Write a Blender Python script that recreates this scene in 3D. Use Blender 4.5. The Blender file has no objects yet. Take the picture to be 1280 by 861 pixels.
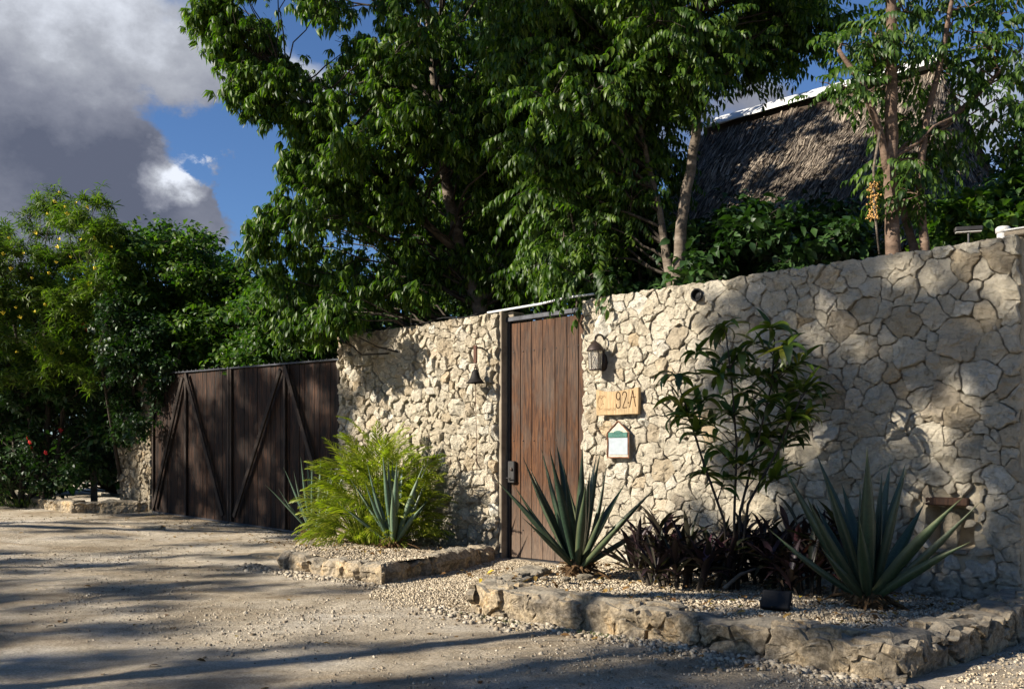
import bpy, math, random
import numpy as np
from mathutils import Vector, Matrix, noise as mnoise

rnd = random.Random(7)
NR = np.random.default_rng(11)
scene = bpy.context.scene
COL = scene.collection

# ------------------------------------------------------------------ camera, sky, sun, exposure
F = 1150.0                      # focal length in photograph pixels (frame 1280 x 861)
CXP, HZ, CAMZ = 640.0, 569.0, 1.27
cam_data = bpy.data.cameras.new('camera')
cam = bpy.data.objects.new('camera', cam_data)
COL.objects.link(cam)
cam.location = (0, 0, CAMZ)
cam.rotation_euler = (math.pi / 2, 0, 0)
cam_data.sensor_width = 36.0
cam_data.lens = 36.0 * F / 1280.0
cam_data.shift_y = (HZ - 430.5) / 1280.0
cam_data.clip_end = 4000
cam_data.clip_start = 0.05
scene.camera = cam

SUN_EL = math.radians(28)
TOSUN_H = Vector((-0.934, -0.358, 0)).normalized()
TOSUN = (TOSUN_H * math.cos(SUN_EL) + Vector((0, 0, math.sin(SUN_EL)))).normalized()
sun_data = bpy.data.lights.new('sun', 'SUN')
sun_data.energy = 5.0
sun_data.angle = math.radians(0.55)
sun_data.color = (1.0, 0.915, 0.79)
sun = bpy.data.objects.new('sun', sun_data)
COL.objects.link(sun)
sun.rotation_euler = TOSUN.to_track_quat('Z', 'Y').to_euler()

scene.view_settings.view_transform = 'Standard'
scene.view_settings.look = 'None'
scene.view_settings.exposure = 1.35
scene.view_settings.gamma = 1.0
scene.view_settings.use_curve_mapping = False
scene.cycles.max_bounces = 6
scene.cycles.transparent_max_bounces = 8

def build_world():
    w = bpy.data.worlds.new('World')
    scene.world = w
    w.use_nodes = True
    nt = w.node_tree
    nt.nodes.clear()
    N = nt.nodes.new
    L = nt.links.new
    def math_(op, a, b=None, c=None, clamp=False):
        n = N('ShaderNodeMath'); n.operation = op; n.use_clamp = clamp
        for i, v in enumerate((a, b, c)):
            if v is None: continue
            if isinstance(v, (int, float)): n.inputs[i].default_value = v
            else: L(v, n.inputs[i])
        return n.outputs[0]
    out = N('ShaderNodeOutputWorld'); bg = N('ShaderNodeBackground')
    sky = N('ShaderNodeTexSky'); sky.sky_type = 'NISHITA'; sky.sun_disc = False
    sky.sun_elevation = SUN_EL
    sky.sun_rotation = math.atan2(TOSUN_H.x, TOSUN_H.y)
    sky.air_density = 1.0; sky.dust_density = 0.3; sky.ozone_density = 3.0
    tc = N('ShaderNodeTexCoord')
    sep = N('ShaderNodeSeparateXYZ'); L(tc.outputs['Generated'], sep.inputs[0])
    az = math_('ARCTAN2', sep.outputs[0], sep.outputs[1])
    el = math_('ARCSINE', sep.outputs[2])
    def noise(scale, detail, rough, off=(0, 0, 0), dist=0.0, sc=(1, 1, 1.35)):
        mp = N('ShaderNodeMapping'); mp.inputs['Location'].default_value = off
        mp.inputs['Scale'].default_value = sc
        L(tc.outputs['Generated'], mp.inputs[0])
        n = N('ShaderNodeTexNoise'); n.inputs['Scale'].default_value = scale
        n.inputs['Detail'].default_value = detail; n.inputs['Roughness'].default_value = rough
        n.inputs['Distortion'].default_value = dist
        L(mp.outputs[0], n.inputs['Vector'])
        return n.outputs['Fac']
    def azel(px, py):
        x = (px - CXP) / F; z = (HZ - py) / F
        a = math.atan(x)
        return a, math.atan(z * math.cos(a))
    # warp so the blobs below get cloud-like edges
    wz = math_('MULTIPLY_ADD', noise(5.0, 8, 0.6, (3, 1, 2)), 0.26, -0.13)
    wz2 = math_('MULTIPLY_ADD', noise(5.0, 8, 0.6, (7, 5, 1)), 0.26, -0.13)
    azw = math_('ADD', az, wz); elw = math_('ADD', el, wz2)
    def blob(px, py, rx, ry, rot=0.0, soft=1.0):
        a0, e0 = azel(px, py)
        dx = math_('SUBTRACT', azw, a0); dy = math_('SUBTRACT', elw, e0)
        c, s = math.cos(math.radians(rot)), math.sin(math.radians(rot))
        u = math_('ADD', math_('MULTIPLY', dx, c), math_('MULTIPLY', dy, s))
        v = math_('ADD', math_('MULTIPLY', dx, -s), math_('MULTIPLY', dy, c))
        u = math_('DIVIDE', u, rx / F); v = math_('DIVIDE', v, ry / F)
        d = math_('SQRT', math_('ADD', math_('MULTIPLY', u, u), math_('MULTIPLY', v, v)))
        return math_('SUBTRACT', 1.0, d, clamp=True)
    base = noise(3.2, 9, 0.58, (1.3, 4.2, 0.4), 0.0)
    cov = math_('MULTIPLY_ADD', base, 3.2, -1.55)
    cov = math_('ADD', cov, math_('MULTIPLY_ADD', noise(17, 7, 0.6, (5, 2, 8)), 1.6, -0.8))
    for px, py, rx, ry, rot, amp in ((90, 60, 330, 130, 0, 2.6), (60, 230, 260, 150, 12, 2.8), (345, 120, 60, 90, -30, 1.5), (270, 268, 130, 55, -25, 3.0),
                                     (1180, 150, 160, 90, 20, 1.6), (960, 160, 120, 60, 20, 1.2), (720, 330, 300, 90, 0, 0.9),
                                     (225, 150, 150, 52, -28, -3.4), (330, 235, 120, 130, 0, -2.6),
                                     (1060, 20, 160, 60, 0, -2.6), (1240, 15, 100, 60, 0, -2.0), (520, 0, 120, 50, 0, -1.0)):
        b = math_('MULTIPLY', blob(px, py, rx, ry, rot), amp)
        cov = math_('ADD', cov, b)
    mask = N('ShaderNodeMapRange'); mask.interpolation_type = 'SMOOTHSTEP'
    L(cov, mask.inputs[0]); mask.inputs[1].default_value = 0.15; mask.inputs[2].default_value = 1.35
    # brightness of the cloud: dark slate bellies, pale upper parts and sunlit rims
    br = math_('MULTIPLY_ADD', noise(6.0, 9, 0.62, (2.2, 0.3, 5.5), 0.0), 1.25, -0.26)
    br = math_('ADD', br, math_('MULTIPLY', blob(130, 10, 480, 140, 0), 0.46))
    br = math_('SUBTRACT', br, math_('MULTIPLY', blob(60, 200, 330, 150, 15), 0.42))
    br = math_('ADD', br, math_('MULTIPLY', blob(205, 190, 60, 42, 0), 1.3))
    br = math_('ADD', br, math_('MULTIPLY', blob(1200, 140, 200, 110, 0), 0.5))
    ramp = N('ShaderNodeValToRGB')
    L(br, ramp.inputs[0])
    cr = ramp.color_ramp
    cr.elements[0].position = 0.0; cr.elements[0].color = (0.10, 0.115, 0.165, 1)
    cr.elements[1].position = 1.0; cr.elements[1].color = (0.72, 0.76, 0.84, 1)
    e = cr.elements.new(0.34); e.color = (0.21, 0.225, 0.28, 1)
    e = cr.elements.new(0.62); e.color = (0.36, 0.38, 0.43, 1)
    amp = N('ShaderNodeVectorMath'); amp.operation = 'SCALE'; amp.inputs['Scale'].default_value = 9.5
    L(ramp.outputs[0], amp.inputs[0])
    skyc = N('ShaderNodeVectorMath'); skyc.operation = 'MULTIPLY'
    L(sky.outputs[0], skyc.inputs[0]); skyc.inputs[1].default_value = (0.64, 0.80, 1.03)
    mix = N('ShaderNodeMix'); mix.data_type = 'RGBA'
    L(mask.outputs[0], mix.inputs['Factor'])
    L(skyc.outputs[0], mix.inputs['A']); L(amp.outputs[0], mix.inputs['B'])
    L(mix.outputs['Result'], bg.inputs['Color'])
    bg.inputs['Strength'].default_value = 0.05
    L(bg.outputs[0], out.inputs['Surface'])
build_world()

# ------------------------------------------------------------------ frames of reference
P0 = Vector((0.38, 10.92, 0))
EX = Vector((0.7271, -0.6865, 0)).normalized()      # along the wall, to the right and nearer
EY = Vector((0.6865, 0.7271, 0)).normalized()       # into the wall
PHI = math.atan2(EX.y, EX.x)

def W(s, off, z=0.0):
    return P0 + EX * s - EY * off + Vector((0, 0, z))
def s_of(px):
    x = (px - CXP) / F
    return (P0.y * x - P0.x) / (EX.x - EX.y * x)
def wall_px(px, py, off=0.0):
    x = (px - CXP) / F
    bx, by = P0.x - EY.x * off, P0.y - EY.y * off
    s = (by * x - bx) / (EX.x - EX.y * x)
    Y = by + EX.y * s
    return s, CAMZ + (HZ - py) / F * Y
def at(px, py, Y):
    return Vector(((px - CXP) / F * Y, Y, CAMZ + (HZ - py) / F * Y))
def on_z(px, py, z):
    Y = (CAMZ - z) * F / (py - HZ)
    return at(px, py, Y)
def project(p):
    return CXP + F * p[0] / p[1], HZ - F * (p[2] - CAMZ) / p[1]
def so(p):
    d = Vector((p[0] - P0.x, p[1] - P0.y, 0))
    return d.dot(EX), -d.dot(EY)
def ground_z(x, y):
    d = Vector((x - P0.x, y - P0.y, 0))
    s = d.dot(EX)
    t = min(max((-3.0 - s) / 7.5, 0), 1)
    return 0.18 * t * t * (3 - 2 * t)

# ------------------------------------------------------------------ object helpers
def props(o, label=None, cat=None, group=None, kind=None):
    if label: o['label'] = label
    if cat: o['category'] = cat
    if group: o['group'] = group
    if kind: o['kind'] = kind
    return o
def thing(name, label, cat, loc=(0, 0, 0), rz=0.0, group=None):
    o = bpy.data.objects.new(name, None); COL.objects.link(o)
    o.location = loc; o.rotation_euler = (0, 0, rz)
    o.empty_display_size = 0.1
    return props(o, label, cat, group)
def link(name, me, mat=None, parent=None, loc=None, rot=None, scale=None):
    if mat is not None and len(me.materials) == 0:
        me.materials.append(mat)
    o = bpy.data.objects.new(name, me); COL.objects.link(o)
    if parent is not None: o.parent = parent
    if loc is not None: o.location = loc
    if rot is not None: o.rotation_euler = rot
    if scale is not None: o.scale = scale if hasattr(scale, '__len__') else (scale,) * 3
    return o

class MB:
    def __init__(self): self.v = []; self.f = []
    def add(self, vs, fs):
        b = len(self.v); self.v.extend([tuple(p) for p in vs]); self.f.extend([tuple(i + b for i in f) for f in fs])
    def box(self, lo, hi, M=None, bev=0.0):
        x0, y0, z0 = lo; x1, y1, z1 = hi
        if bev <= 0:
            vs = [Vector(p) for p in ((x0,y0,z0),(x1,y0,z0),(x1,y1,z0),(x0,y1,z0),(x0,y0,z1),(x1,y0,z1),(x1,y1,z1),(x0,y1,z1))]
            fs = [(0,3,2,1),(4,5,6,7),(0,1,5,4),(1,2,6,5),(2,3,7,6),(3,0,4,7)]
        else:
            b = bev; vs = []
            def ring(z, i): return [(x0+i,y0,z),(x1-i,y0,z),(x1,y0+i,z),(x1,y1-i,z),(x1-i,y1,z),(x0+i,y1,z),(x0,y1-i,z),(x0,y0+i,z)]
            def ringin(z): return [(x0+b,y0+b,z),(x1-b,y0+b,z),(x1-b,y0+b,z),(x1-b,y1-b,z),(x1-b,y1-b,z),(x0+b,y1-b,z),(x0+b,y1-b,z),(x0+b,y0+b,z)]
            R = [ringin(z0), ring(z0+b, b), ring(z1-b, b), ringin(z1)]
            for r in R: vs.extend([Vector(p) for p in r])
            fs = [tuple(reversed(range(8))), tuple(24+i for i in range(8))]
            for k in range(3):
                for i in range(8):
                    j = (i+1) % 8
                    fs.append((k*8+i, k*8+j, k*8+8+j, k*8+8+i))
        if M is not None: vs = [M @ p for p in vs]
        self.add(vs, fs)
    def tube(self, pts, rads, n=6, cap=True):
        pts = [Vector(p) for p in pts]
        if not hasattr(rads, '__len__'): rads = [rads] * len(pts)
        vs = []; fs = []
        ref = Vector((0.31, 0.2, 0.93))
        for i, p in enumerate(pts):
            t = (pts[min(i+1, len(pts)-1)] - pts[max(i-1, 0)]).normalized()
            if abs(t.dot(ref)) > 0.95: ref = Vector((0.9, 0.3, 0.1))
            a = t.cross(ref).normalized(); b = t.cross(a)
            ref = -b if False else ref
            for k in range(n):
                an = 2*math.pi*k/n
                vs.append(p + (a*math.cos(an) + b*math.sin(an)) * rads[i])
        for i in range(len(pts)-1):
            for k in range(n):
                j = (k+1) % n
                fs.append((i*n+k, i*n+j, (i+1)*n+j, (i+1)*n+k))
        if cap:
            fs.append(tuple(reversed(range(n)))); fs.append(tuple((len(pts)-1)*n+k for k in range(n)))
        self.add(vs, fs)
    def lathe(self, prof, n=20, c=(0,0,0), M=None):
        vs = []; fs = []
        for r, z in prof:
            for k in range(n):
                a = 2*math.pi*k/n
                vs.append(Vector((c[0]+r*math.cos(a), c[1]+r*math.sin(a), c[2]+z)))
        for i in range(len(prof)-1):
            for k in range(n):
                j = (k+1) % n
                fs.append((i*n+k, i*n+j, (i+1)*n+j, (i+1)*n+k))
        if M is not None: vs = [M @ p for p in vs]
        self.add(vs, fs)
    def mesh(self, name, smooth=False):
        me = bpy.data.meshes.new(name); me.from_pydata([tuple(p) for p in self.v], [], self.f); me.update()
        if smooth: me.polygons.foreach_set('use_smooth', [True]*len(me.polygons))
        return me
    def build(self, name, mat, parent=None, smooth=False, loc=None, rot=None):
        return link(name, self.mesh(name, smooth), mat, parent, loc, rot)

def np_mesh(name, V, tris=None, quads=None, smooth=False):
    me = bpy.data.meshes.new(name)
    V = np.asarray(V, dtype=np.float32)
    nt = 0 if tris is None else len(tris); nq = 0 if quads is None else len(quads)
    me.vertices.add(len(V)); me.vertices.foreach_set('co', V.ravel())
    loops = []
    if nt: loops.append(np.asarray(tris, dtype=np.int32).ravel())
    if nq: loops.append(np.asarray(quads, dtype=np.int32).ravel())
    loops = np.concatenate(loops)
    me.loops.add(len(loops)); me.loops.foreach_set('vertex_index', loops)
    me.polygons.add(nt + nq)
    st = np.concatenate([np.arange(nt)*3, nt*3 + np.arange(nq)*4]).astype(np.int32)
    me.polygons.foreach_set('loop_start', st)
    if smooth: me.polygons.foreach_set('use_smooth', np.ones(nt+nq, dtype=bool))
    me.update(calc_edges=True)
    return me

# ------------------------------------------------------------------ materials
class Mat:
    def __init__(self, name, rough=0.8, spec=0.3):
        self.m = bpy.data.materials.new(name); self.m.use_nodes = True
        self.nt = self.m.node_tree; self.N = self.nt.nodes; self.bs = self.N['Principled BSDF']
        self.out = self.N['Material Output']
        self.bs.inputs['Roughness'].default_value = rough
        self.bs.inputs['Specular IOR Level'].default_value = spec
        self.tc = self.N.new('ShaderNodeTexCoord')
    def L(self, a, b): self.nt.links.new(a, b)
    def noise(self, scale, detail=5, rough=0.55, sc=(1,1,1), coord='Object', dist=0.0, off=(0,0,0)):
        mp = self.N.new('ShaderNodeMapping'); mp.inputs['Scale'].default_value = sc; mp.inputs['Location'].default_value = off
        if coord == 'World':
            g = self.N.new('ShaderNodeNewGeometry'); self.L(g.outputs['Position'], mp.inputs[0])
        else: self.L(self.tc.outputs[coord], mp.inputs[0])
        n = self.N.new('ShaderNodeTexNoise'); n.inputs['Scale'].default_value = scale
        n.inputs['Detail'].default_value = detail; n.inputs['Roughness'].default_value = rough
        n.inputs['Distortion'].default_value = dist
        self.L(mp.outputs[0], n.inputs['Vector']); return n.outputs['Fac']
    def voro(self, scale, coord='World', feature='F1', sc=(1,1,1), out='Distance'):
        mp = self.N.new('ShaderNodeMapping'); mp.inputs['Scale'].default_value = sc
        if coord == 'World':
            g = self.N.new('ShaderNodeNewGeometry'); self.L(g.outputs['Position'], mp.inputs[0])
        else: self.L(self.tc.outputs[coord], mp.inputs[0])
        n = self.N.new('ShaderNodeTexVoronoi'); n.feature = feature; n.inputs['Scale'].default_value = scale
        self.L(mp.outputs[0], n.inputs['Vector']); return n.outputs[out]
    def ramp(self, fac, stops):
        r = self.N.new('ShaderNodeValToRGB'); self.L(fac, r.inputs[0]); cr = r.color_ramp
        cr.elements[0].position = stops[0][0]; cr.elements[0].color = (*stops[0][1], 1)
        cr.elements[1].position = stops[-1][0]; cr.elements[1].color = (*stops[-1][1], 1)
        for p, c in stops[1:-1]:
            e = cr.elements.new(p); e.color = (*c, 1)
        return r.outputs[0]
    def mix(self, fac, a, b, mode='MIX'):
        m = self.N.new('ShaderNodeMix'); m.data_type = 'RGBA'; m.blend_type = mode
        for key, v in (('Factor', fac), ('A', a), ('B', b)):
            if isinstance(v, (int, float)): m.inputs[key].default_value = v
            elif isinstance(v, tuple): m.inputs[key].default_value = (*v, 1)
            else: self.L(v, m.inputs[key])
        return m.outputs['Result']
    def math(self, op, a, b=0.0, clamp=False):
        n = self.N.new('ShaderNodeMath'); n.operation = op; n.use_clamp = clamp
        for i, v in enumerate((a, b)):
            if isinstance(v, (int, float)): n.inputs[i].default_value = v
            else: self.L(v, n.inputs[i])
        return n.outputs[0]
    def rand_obj(self):
        return self.N.new('ShaderNodeObjectInfo').outputs['Random']
    def rand_isl(self):
        return self.N.new('ShaderNodeNewGeometry').outputs['Random Per Island']
    def color(self, c):
        if isinstance(c, tuple): self.bs.inputs['Base Color'].default_value = (*c, 1)
        else: self.L(c, self.bs.inputs['Base Color'])
        return self
    def bump(self, h, strength=0.5, dist=0.01):
        b = self.N.new('ShaderNodeBump'); b.inputs['Strength'].default_value = strength; b.inputs['Distance'].default_value = dist
        self.L(h, b.inputs['Height'])
        prev = self.bs.inputs['Normal'].links
        if prev: self.L(prev[0].from_socket, b.inputs['Normal'])
        self.L(b.outputs[0], self.bs.inputs['Normal']); return self
    def translucent(self, col, fac):
        t = self.N.new('ShaderNodeBsdfTranslucent')
        if isinstance(col, tuple): t.inputs[0].default_value = (*col, 1)
        else: self.L(col, t.inputs[0])
        m = self.N.new('ShaderNodeMixShader'); m.inputs[0].default_value = fac
        self.L(self.bs.outputs[0], m.inputs[1]); self.L(t.outputs[0], m.inputs[2])
        self.L(m.outputs[0], self.out.inputs['Surface']); return self

def limestone(name, tint=(1, 1, 1), isl=False, dark=0.5):
    m = Mat(name, 0.92, 0.15)
    r = m.rand_isl() if isl else m.rand_obj()
    c = m.ramp(r, [(0.0, (0.42, 0.365, 0.285)), (0.12, (0.53, 0.44, 0.31)), (0.25, (0.61, 0.545, 0.425)), (0.5, (0.67, 0.61, 0.49)), (0.7, (0.62, 0.545, 0.41)), (0.88, (0.74, 0.70, 0.60)), (1.0, (0.62, 0.49, 0.32))])
    n1 = m.noise(9, 6, 0.65, coord='World'); n2 = m.noise(42, 5, 0.7, coord='World', off=(3, 1, 7)); n3 = m.noise(2.2, 4, 0.6, coord='World', off=(9, 2, 4))
    c = m.mix(0.45, c, m.ramp(n1, [(0.32, (0.72, 0.68, 0.62)), (0.62, (1.12, 1.10, 1.05))]), 'MULTIPLY')
    c = m.mix(m.math('MULTIPLY', m.ramp(n2, [(0.53, (0, 0, 0)), (0.68, (1, 1, 1))]), 0.30), c, (0.22, 0.185, 0.135))
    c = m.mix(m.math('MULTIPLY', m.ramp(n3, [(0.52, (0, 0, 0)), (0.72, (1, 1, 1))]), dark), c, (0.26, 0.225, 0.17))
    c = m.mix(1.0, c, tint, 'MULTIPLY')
    m.color(c)
    m.bump(m.noise(16, 9, 0.78, coord='World', off=(1, 5, 2), dist=0.8), 1.0, 0.12)
    m.bump(m.voro(19, sc=(1, 1, 1.4)), 0.8, 0.026)
    m.bump(m.noise(60, 6, 0.8, coord='World'), 0.9, 0.02)
    return m.m

def leafmat(name, dark, mid, light, trans=0.28, rough=0.45, spec=0.4, obj=False, yellow=None):
    m = Mat(name, rough, spec)
    r = m.rand_obj() if obj else m.rand_isl()
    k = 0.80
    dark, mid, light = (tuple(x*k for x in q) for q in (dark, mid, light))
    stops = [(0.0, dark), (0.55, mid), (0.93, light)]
    if yellow: stops.append((1.0, yellow))
    c = m.ramp(r, stops)
    n = m.noise(0.9, 3, 0.6, coord='World')
    c = m.mix(0.6, c, m.ramp(n, [(0.3, (0.6, 0.65, 0.6)), (0.7, (1.35, 1.3, 1.1))]), 'MULTIPLY')
    m.color(c)
    m.translucent(m.mix(1.0, c, (1.5, 1.9, 0.5), 'MULTIPLY'), trans)
    return m.m

M = {}
M['stone'] = limestone('limestone', dark=0.35)
M['stone_shade'] = limestone('shade_toned_limestone', (0.60, 0.57, 0.53), dark=0.7)  # tint puts the pillar's missing shade into the stone colour
def mortar():
    m = Mat('lime_mortar', 0.95, 0.1)
    c = m.ramp(m.noise(6, 6, 0.65, coord='World'), [(0.3, (0.24, 0.20, 0.14)), (0.55, (0.42, 0.36, 0.26)), (0.8, (0.54, 0.47, 0.35))])
    m.color(c); m.bump(m.noise(30, 8, 0.75, coord='World'), 1.0, 0.03); return m.m
M['mortar'] = mortar()
def kerbmat():
    m = Mat('kerb_rock', 0.95, 0.12)
    c = m.ramp(m.noise(4.2, 7, 0.62, coord='World', dist=0.4), [(0.30, (0.15, 0.125, 0.095)), (0.43, (0.34, 0.28, 0.20)), (0.56, (0.44, 0.35, 0.23)), (0.68, (0.52, 0.36, 0.19)), (0.8, (0.58, 0.52, 0.41))])
    c2 = m.ramp(m.noise(26, 6, 0.75, coord='World'), [(0.42, (0.35, 0.34, 0.32)), (0.6, (1.1, 1.1, 1.1))])
    c = m.mix(0.8, c, c2, 'MULTIPLY')
    geo = m.N.new('ShaderNodeNewGeometry'); sp = m.N.new('ShaderNodeSeparateXYZ'); m.L(geo.outputs['Normal'], sp.inputs[0])
    up = m.math('MULTIPLY', m.ramp(sp.outputs[2], [(0.55, (0, 0, 0)), (0.9, (1, 1, 1))]), 0.62)
    c = m.mix(up, c, m.ramp(m.noise(11, 6, 0.7, coord='World'), [(0.35, (0.14, 0.13, 0.11)), (0.65, (0.36, 0.33, 0.27))]))   # lichen on the upper faces
    m.color(c); m.bump(m.noise(12, 9, 0.75, coord='World'), 1.0, 0.05); m.bump(m.noise(60, 5, 0.7, coord='World'), 0.6, 0.01); return m.m
M['kerb'] = kerbmat()
def groundmat():
    m = Mat('limestone_dust', 0.96, 0.1)
    n1 = m.noise(0.55, 7, 0.62, coord='World', dist=0.5); n2 = m.noise(5, 7, 0.7, coord='World'); n3 = m.noise(70, 4, 0.7, coord='World')
    c = m.ramp(n1, [(0.30, (0.27, 0.22, 0.155)), (0.42, (0.45, 0.39, 0.30)), (0.55, (0.59, 0.53, 0.43)), (0.72, (0.63, 0.60, 0.54))])
    c = m.mix(0.65, c, m.ramp(n2, [(0.3, (0.62, 0.58, 0.52)), (0.65, (1.15, 1.13, 1.1))]), 'MULTIPLY')
    c = m.mix(0.55, c, m.ramp(n3, [(0.38, (0.5, 0.47, 0.42)), (0.62, (1.2, 1.2, 1.2))]), 'MULTIPLY')
    ruts = m.noise(0.8, 6, 0.7, coord='World', sc=(0.55, 1.7, 1), dist=0.8, off=(4, 8, 0))
    c = m.mix(0.7, c, m.ramp(ruts, [(0.36, (0.62, 0.54, 0.44)), (0.5, (1.0, 0.98, 0.95)), (0.66, (1.14, 1.15, 1.18))]), 'MULTIPLY')
    spots = m.ramp(m.voro(22), [(0.10, (1, 1, 1)), (0.20, (0, 0, 0))])
    c = m.mix(m.math('MULTIPLY', spots, 0.35), c, (0.20, 0.165, 0.12))
    m.color(c)
    m.bump(m.noise(9, 9, 0.75, coord='World', sc=(1, 1, 1)), 1.0, 0.10); m.bump(n3, 0.7, 0.012); return m.m
M['ground'] = groundmat()
def pebblemat(name, a, b, c):
    m = Mat(name, 0.93, 0.15)
    col = m.ramp(m.rand_isl(), [(0.0, a), (0.5, b), (1.0, c)])
    col = m.mix(0.5, col, m.ramp(m.noise(1.4, 4, 0.6, coord='World'), [(0.35, (0.6, 0.57, 0.52)), (0.65, (1.15, 1.12, 1.05))]), 'MULTIPLY')
    m.color(col); return m.m
M['gravel'] = pebblemat('gravel', (0.16, 0.125, 0.085), (0.34, 0.285, 0.205), (0.52, 0.455, 0.35))
M['pebble'] = pebblemat('road_pebbles', (0.15, 0.12, 0.085), (0.29, 0.25, 0.19), (0.43, 0.385, 0.31))
M['clod'] = pebblemat('dusty_clods', (0.12, 0.095, 0.065), (0.24, 0.20, 0.15), (0.36, 0.32, 0.25))
def soilmat():
    m = Mat('gravel_soil', 0.96, 0.1)
    m.color(m.ramp(m.noise(14, 7, 0.75, coord='World'), [(0.35, (0.10, 0.08, 0.055)), (0.65, (0.34, 0.28, 0.20))]))
    m.bump(m.noise(50, 6, 0.8, coord='World'), 1.0, 0.03); return m.m
M['soil'] = soilmat()
def woodmat(name, cols, gray, rough=0.75, weather=False):
    m = Mat(name, rough, 0.2)
    r = m.rand_obj()
    comb = m.N.new('ShaderNodeCombineXYZ'); m.L(m.math('MULTIPLY', r, 37.0), comb.inputs[0]); m.L(m.math('MULTIPLY', r, 11.0), comb.inputs[2])
    va = m.N.new('ShaderNodeVectorMath'); va.operation = 'ADD'; m.L(m.tc.outputs['Object'], va.inputs[0]); m.L(comb.outputs[0], va.inputs[1])
    def wn(scale, sc, det=6, ro=0.6, dist=0.0):
        mp = m.N.new('ShaderNodeMapping'); mp.inputs['Scale'].default_value = sc; m.L(va.outputs[0], mp.inputs[0])
        n = m.N.new('ShaderNodeTexNoise'); n.inputs['Scale'].default_value = scale; n.inputs['Detail'].default_value = det
        n.inputs['Roughness'].default_value = ro; n.inputs['Distortion'].default_value = dist; m.L(mp.outputs[0], n.inputs['Vector']); return n.outputs['Fac']
    grain = wn(5, (10, 10, 0.55), 7, 0.65, 0.7); blotch = wn(2.2, (2.2, 2.2, 0.8), 6, 0.65, 0.3); fine = wn(26, (7, 7, 0.35), 4, 0.7)
    c = m.ramp(grain, [(0.30, cols[0]), (0.47, cols[1]), (0.60, cols[2]), (0.74, cols[1])])
    c = m.mix(m.math('MULTIPLY', m.ramp(blotch, [(0.48, (0, 0, 0)), (0.66, (1, 1, 1))]), 0.7), c, m.ramp(fine, [(0.35, tuple(x*0.5 for x in gray)), (0.65, gray)]))
    c = m.mix(0.55, c, m.ramp(fine, [(0.35, (0.45, 0.43, 0.40)), (0.6, (1.15, 1.15, 1.15))]), 'MULTIPLY')
    c = m.mix(0.8, c, m.ramp(r, [(0.0, (0.65, 0.65, 0.65)), (1.0, (1.25, 1.2, 1.15))]), 'MULTIPLY')
    if weather:
        so2 = m.N.new('ShaderNodeSeparateXYZ'); m.L(m.tc.outputs['Object'], so2.inputs[0])
        zz = m.math('ADD', so2.outputs[2], m.math('MULTIPLY', m.math('SUBTRACT', blotch, 0.5), 1.6))
        low = m.math('MULTIPLY', m.ramp(m.math('DIVIDE', zz, 3.0), [(0.02, (1, 1, 1)), (0.30, (0, 0, 0))]), 0.6)
        c = m.mix(low, c, m.ramp(fine, [(0.35, (0.06, 0.045, 0.035)), (0.65, (0.20, 0.155, 0.115))]))     # splash-bleached foot
        hi = m.math('MULTIPLY', m.ramp(m.math('DIVIDE', zz, 3.0), [(0.62, (0, 0, 0)), (0.78, (1, 1, 1)), (0.86, (0.8, 0.8, 0.8)), (0.98, (0, 0, 0))]), 0.55)
        c = m.mix(hi, c, m.ramp(grain, [(0.4, (0.022, 0.015, 0.012)), (0.65, (0.10, 0.06, 0.038))]))      # old water stain
    m.color(c); m.bump(grain, 0.5, 0.006); m.bump(fine, 0.5, 0.003); return m.m
M['door_wood'] = woodmat('door_wood', ((0.007, 0.004, 0.0025), (0.042, 0.018, 0.008), (0.090, 0.040, 0.016)), (0.075, 0.060, 0.048), weather=True)
M['gate_wood'] = woodmat('gate_wood', ((0.002, 0.0015, 0.001), (0.009, 0.005, 0.003), (0.055, 0.024, 0.011)), (0.015, 0.009, 0.006))
M['gate_frame'] = woodmat('gate_frame_wood', ((0.008, 0.006, 0.005), (0.022, 0.015, 0.011), (0.05, 0.035, 0.026)), (0.06, 0.048, 0.040))
M['sign_wood'] = woodmat('sign_wood', ((0.19, 0.122, 0.055), (0.27, 0.190, 0.098), (0.33, 0.245, 0.138)), (0.25, 0.185, 0.105), 0.5)
M['lintel'] = woodmat('lintel_wood', ((0.015, 0.008, 0.005), (0.04, 0.02, 0.012), (0.07, 0.036, 0.02)), (0.05, 0.038, 0.03))
def plain(name, c, rough=0.6, spec=0.3, metal=0.0, var=0.35, scale=12, bump=0.25):
    m = Mat(name, rough, spec); m.bs.inputs['Metallic'].default_value = metal
    n = m.noise(scale, 6, 0.65, coord='World')
    m.color(m.mix(1.0, c, m.ramp(n, [(0.3, (1-var,)*3), (0.7, (1+var*0.6,)*3)]), 'MULTIPLY'))
    if bump: m.bump(m.noise(scale*4, 5, 0.7, coord='World'), bump, 0.006)
    return m.m
M['black_metal'] = plain('black_iron', (0.03, 0.028, 0.027), 0.5, 0.4, 0.3)
M['door_steel'] = plain('weathered_steel_frame', (0.04, 0.042, 0.05), 0.55, 0.4, 0.3, 0.6)
M['rust'] = plain('rusty_iron', (0.08, 0.036, 0.022), 0.8, 0.3, 0.2, 0.5, 40)
M['bronze'] = plain('dark_bronze', (0.010, 0.008, 0.007), 0.7, 0.5, 0.5, 0.4, 30)
M['lamp_metal'] = plain('lantern_bronze', (0.035, 0.022, 0.017), 0.5, 0.5, 0.4, 0.4, 40)
M['concrete'] = plain('smooth_concrete', (0.21, 0.175, 0.13), 0.9, 0.15, 0, 0.45, 5, 0.6)
M['pale_metal'] = plain('pale_metal', (0.55, 0.56, 0.57), 0.45, 0.5, 0.2, 0.2)
M['black_plastic'] = plain('black_plastic', (0.008, 0.008, 0.009), 0.7, 0.2, 0, 0.2)
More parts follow.
